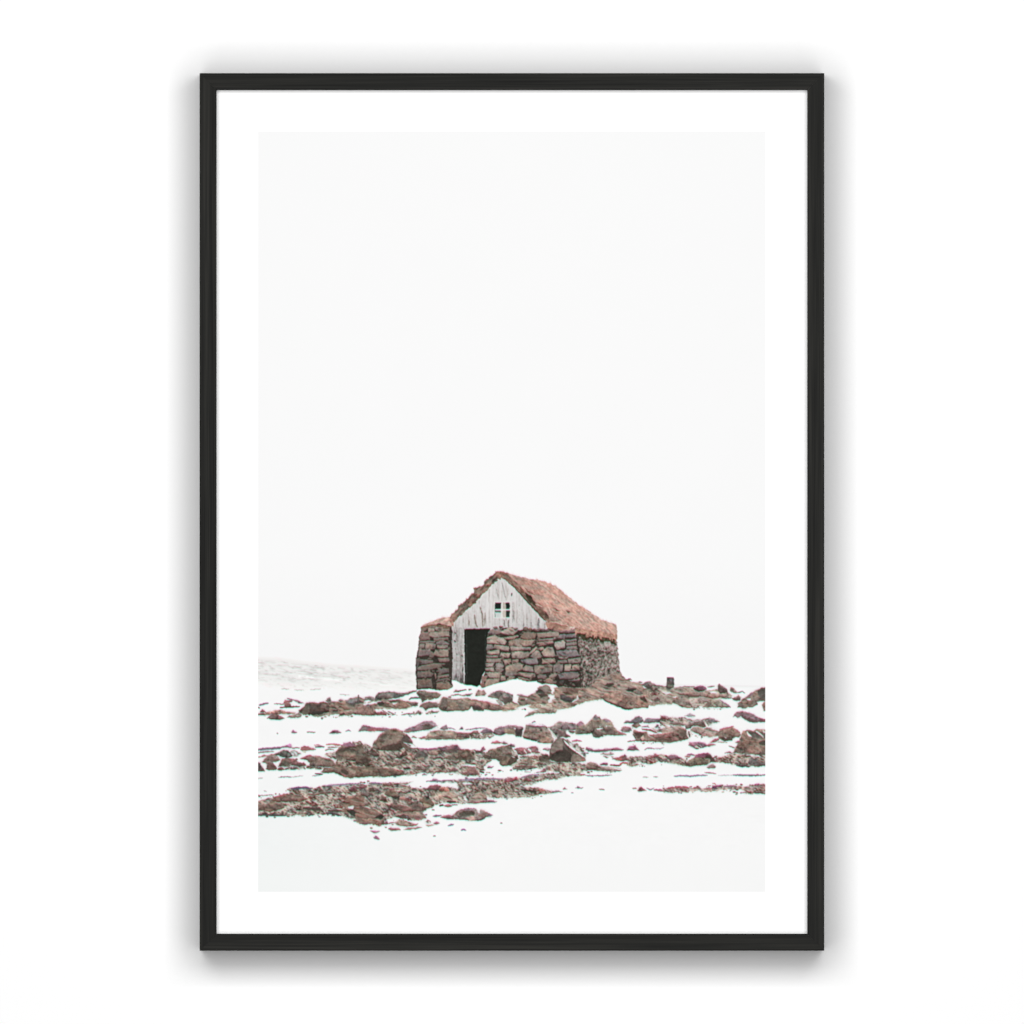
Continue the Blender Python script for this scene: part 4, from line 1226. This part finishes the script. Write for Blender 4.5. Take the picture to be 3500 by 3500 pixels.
X0, X1, ZT, ZB = wx(FX0, H), wx(FX1, H), wz(FYT, H), wz(FYB, H)
x0, x1, zt, zb = wx(IX0, H), wx(IX1, H), wz(IYT, H), wz(IYB, H)
W = x0 - X0                                                       # width of the moulding
def profile():
    # (inset from the outer edge, distance from the wall)
    return [(0.0, 0.0012), (0.0, H - 0.0008), (0.0003, H - 0.0003), (0.0010, H), (W - 0.0009, H), (W - 0.0003, H - 0.0003), (W, H - 0.0008),
            (W, ZP + 0.0003), (W - 0.006, ZP + 0.0003), (W - 0.006, 0.0012)]
def rail(a, b, inward, m, label):
    """a, b: outer corners (x, z); inward: unit (x, z) to the middle; mitred at 45 degrees"""
    L_ = math.hypot(b[0] - a[0], b[1] - a[1]); d = ((b[0] - a[0]) / L_, (b[1] - a[1]) / L_)
    pr = profile(); n = len(pr); v = []; gap = 0.00005
    for (cx, cz), sg in ((a, 1), (b, -1)):
        for u, dep in pr:
            v.append(loc(cx + sg * d[0] * (u + gap) + inward[0] * u, dep, cz + sg * d[1] * (u + gap) + inward[1] * u))
    f = [(i, (i + 1) % n, n + (i + 1) % n, n + i) for i in range(n)] + [tuple(range(n))[::-1], tuple(range(n, 2 * n))]
    o = mesh_obj('frame_rail', v, f, m, pic)
    bm_fix(o.data)
    return o
import bmesh
def bm_fix(me):
    bm = bmesh.new(); bm.from_mesh(me); bmesh.ops.recalc_face_normals(bm, faces=bm.faces[:]); bm.to_mesh(me); bm.free()
rail((X0, ZT), (X1, ZT), (0, -1), mat_wood('black_wood_top', False, 1.0), 'top')
rail((X1, ZT), (X1, ZB), (-1, 0), mat_wood('black_wood_right', True, 2.0), 'right')
rail((X1, ZB), (X0, ZB), (0, 1), mat_wood('black_wood_bottom', False, 3.0), 'bottom')
rail((X0, ZB), (X0, ZT), (1, 0), mat_wood('black_wood_left', True, 4.0), 'left')

# the sheet of paper: white border ring round the printed area, slightly wider than the opening
bx0, bx1 = wx(IX0) - 0.005, wx(IX1) + 0.005; bzt, bzb = wz(IYT) + 0.005, wz(IYB) - 0.005
px0, px1, pzt, pzb = wx(PX0), wx(PX1), wz(PY0), wz(PY1)
ring_o = [(bx0, bzt), (bx1, bzt), (bx1, bzb), (bx0, bzb)]; ring_i = [(px0, pzt), (px1, pzt), (px1, pzb), (px0, pzb)]
v = [loc(x, ZP, z) for x, z in ring_o + ring_i] + [loc(x, ZP - 0.0006, z) for x, z in ring_o]
f = [(i, 4 + i, 4 + (i + 1) % 4, (i + 1) % 4) for i in range(4)] + [(i, (i + 1) % 4, 8 + (i + 1) % 4, 8 + i) for i in range(4)] + [(8, 9, 10, 11)]
paper = mesh_obj('print', v, f, mat_paper(), pic)
bm_fix(paper.data)
paper['label'] = 'white bordered photographic print of a lone stone hut in snow'

# printed picture: regions of ink tiling the inside of the border
ink = mat_ink()
up_y = np.concatenate([np.linspace(PY0, FY0, 48)[:-1], ys, np.linspace(FY1, PY1, 10)[1:]])
NR = len(up_y)
full = np.zeros((NR, NX, 3)); fcl = np.zeros((NR, NX), np.int32)
n_top = 47
full[n_top:n_top + NY] = out; fcl[n_top:n_top + NY] = cls
XT, YT = np.meshgrid(xs, up_y[:n_top])
skytop = 250.0 + 0.8 * fbm(XT / 160, YT / 160, 901, 3)
full[:n_top] = skytop[..., None]; fcl[:n_top] = CLASS['sky']
XB, YB = np.meshgrid(xs, up_y[n_top + NY:])
mixb = np.clip((YB - FY1) / 90, 0, 1)[..., None]
lb = np.clip((1500 - XB) / 650, 0, 1); nb_ = 1.2 * fbm(XB / 80, YB / 50, 907, 3)
tgt = np.stack([249.6 - 4.6 * lb + nb_, 249.8 - 2.4 * lb + nb_, 249.4 - 3.0 * lb + nb_], -1)  # bottom snow ink carries the same lightening against lamp falloff
full[n_top + NY:] = out[-1][None] * (1 - mixb) + tgt * mixb; fcl[n_top + NY:] = CLASS['snow']
lin = to_lin(full) / LIGHT
vx = np.array([wx(x) for x in xs]) - BASE[0]; vz = np.array([wz(y) for y in up_y]) - BASE[2]

cell = fcl[:-1, :-1].copy()
NAMES = {0: ('printed_sky', 'pale blank overcast sky filling most of the print'), 1: ('printed_hillside', 'faint snowy hillside at the left of the printed hut'),
         2: ('printed_snow', 'white snow lying between the rocks in the print'), 3: ('printed_rubble', 'brown gravel and small stones strewn over the printed snow'),
         4: ('printed_stone_wall', 'dry stone wall of the printed hut'), 5: ('printed_turf_roof', 'reddish turf roof of the printed hut'),
         6: ('printed_gable_boards', 'weathered white gable boards of the printed hut'), 7: ('printed_doorway', 'dark open doorway of the printed hut'),
         8: ('printed_window', 'small four pane window in the printed gable'), 9: ('printed_earth_mound', 'brown grassy mound beside the printed hut')}
def region(name, k, label=None):
    jj, ii = np.nonzero(cell == k)
    if len(jj) == 0: return None
    a = jj * NX + ii
    quads = np.stack([a, a + NX, a + NX + 1, a + 1], 1)
    used, inv = np.unique(quads, return_inverse=True)
    quads = inv.reshape(quads.shape)
    r, c = used // NX, used % NX
    co = np.stack([vx[c], np.full(len(used), -ZP), vz[r]], 1).astype(np.float32)
    me = bpy.data.meshes.new(name)
    me.vertices.add(len(used)); me.vertices.foreach_set('co', co.ravel())
    nq = len(quads)
    me.loops.add(nq * 4); me.loops.foreach_set('vertex_index', quads.astype(np.int32).ravel())
    me.polygons.add(nq); me.polygons.foreach_set('loop_start', np.arange(0, nq * 4, 4, dtype=np.int32))
    me.update(calc_edges=True)
    at = me.color_attributes.new('ink', 'FLOAT_COLOR', 'POINT')
    rgba = np.ones((len(used), 4), np.float32); rgba[:, :3] = lin[r, c]
    at.data.foreach_set('color', rgba.ravel())
    me.materials.append(ink)
    o = bpy.data.objects.new(name, me); coll.objects.link(o); o.parent = paper
    if label: o['label'] = label
    return o
counts = {k: int((cell == k).sum()) for k in np.unique(cell)}
for k, n_ in counts.items():                       # slivers of a rock left by later stones join the rubble
    if k >= ROCK0 and n_ < 260: cell[cell == k] = CLASS['rubble']
for k in np.unique(cell):
    k = int(k)
    if k < ROCK0: region(NAMES[k][0], k, NAMES[k][1])
    else: region('printed_rock', k)

# ------------------------------------------------------------------ camera and lamps
cam = bpy.data.cameras.new('camera'); camo = bpy.data.objects.new('camera', cam); coll.objects.link(camo)
camo.location = (0, -CAM_D, ZC); camo.rotation_euler = (math.radians(90), 0, 0)
cam.sensor_fit = 'HORIZONTAL'; cam.sensor_width = 36
view_w = 3500 * S * (CAM_D) / (CAM_D - ZP) * (CAM_D - ZP) / CAM_D
cam.lens = 36 * (CAM_D - ZP) / (3500 * S * (CAM_D - ZP) / (CAM_D - ZP))
cam.clip_end = 100; cam.clip_start = 0.1
scene.camera = camo

# a studio bank of four soft boxes round the line of sight, the upper one strongest
LD, HALF, GAP = 4.87, 1.50, 0.35
def softbox(cx, cz, sx, sz, watts):
    la = bpy.data.lights.new('softbox_lamp', 'AREA'); la.shape = 'RECTANGLE'; la.size = sx; la.size_y = sz; la.energy = watts
    o = bpy.data.objects.new('softbox_lamp', la); coll.objects.link(o)
    o.location = (cx, -LD, ZC + cz); o.rotation_euler = (math.radians(90), 0, 0)
POWER, TOP, LOW, SIDE = 32.3, 1.40, 0.61, 1.06 # watts per square metre of soft box
b_ = HALF - GAP
softbox(0, GAP + b_ / 2, 2 * HALF, b_, POWER * TOP * 2 * HALF * b_)
softbox(0, -GAP - b_ / 2, 2 * HALF, b_, POWER * LOW * 2 * HALF * b_)
softbox(-GAP - b_ / 2, 0, b_, 2 * GAP, POWER * SIDE * b_ * 2 * GAP)
softbox(GAP + b_ / 2, 0, b_, 2 * GAP, POWER * SIDE * b_ * 2 * GAP)
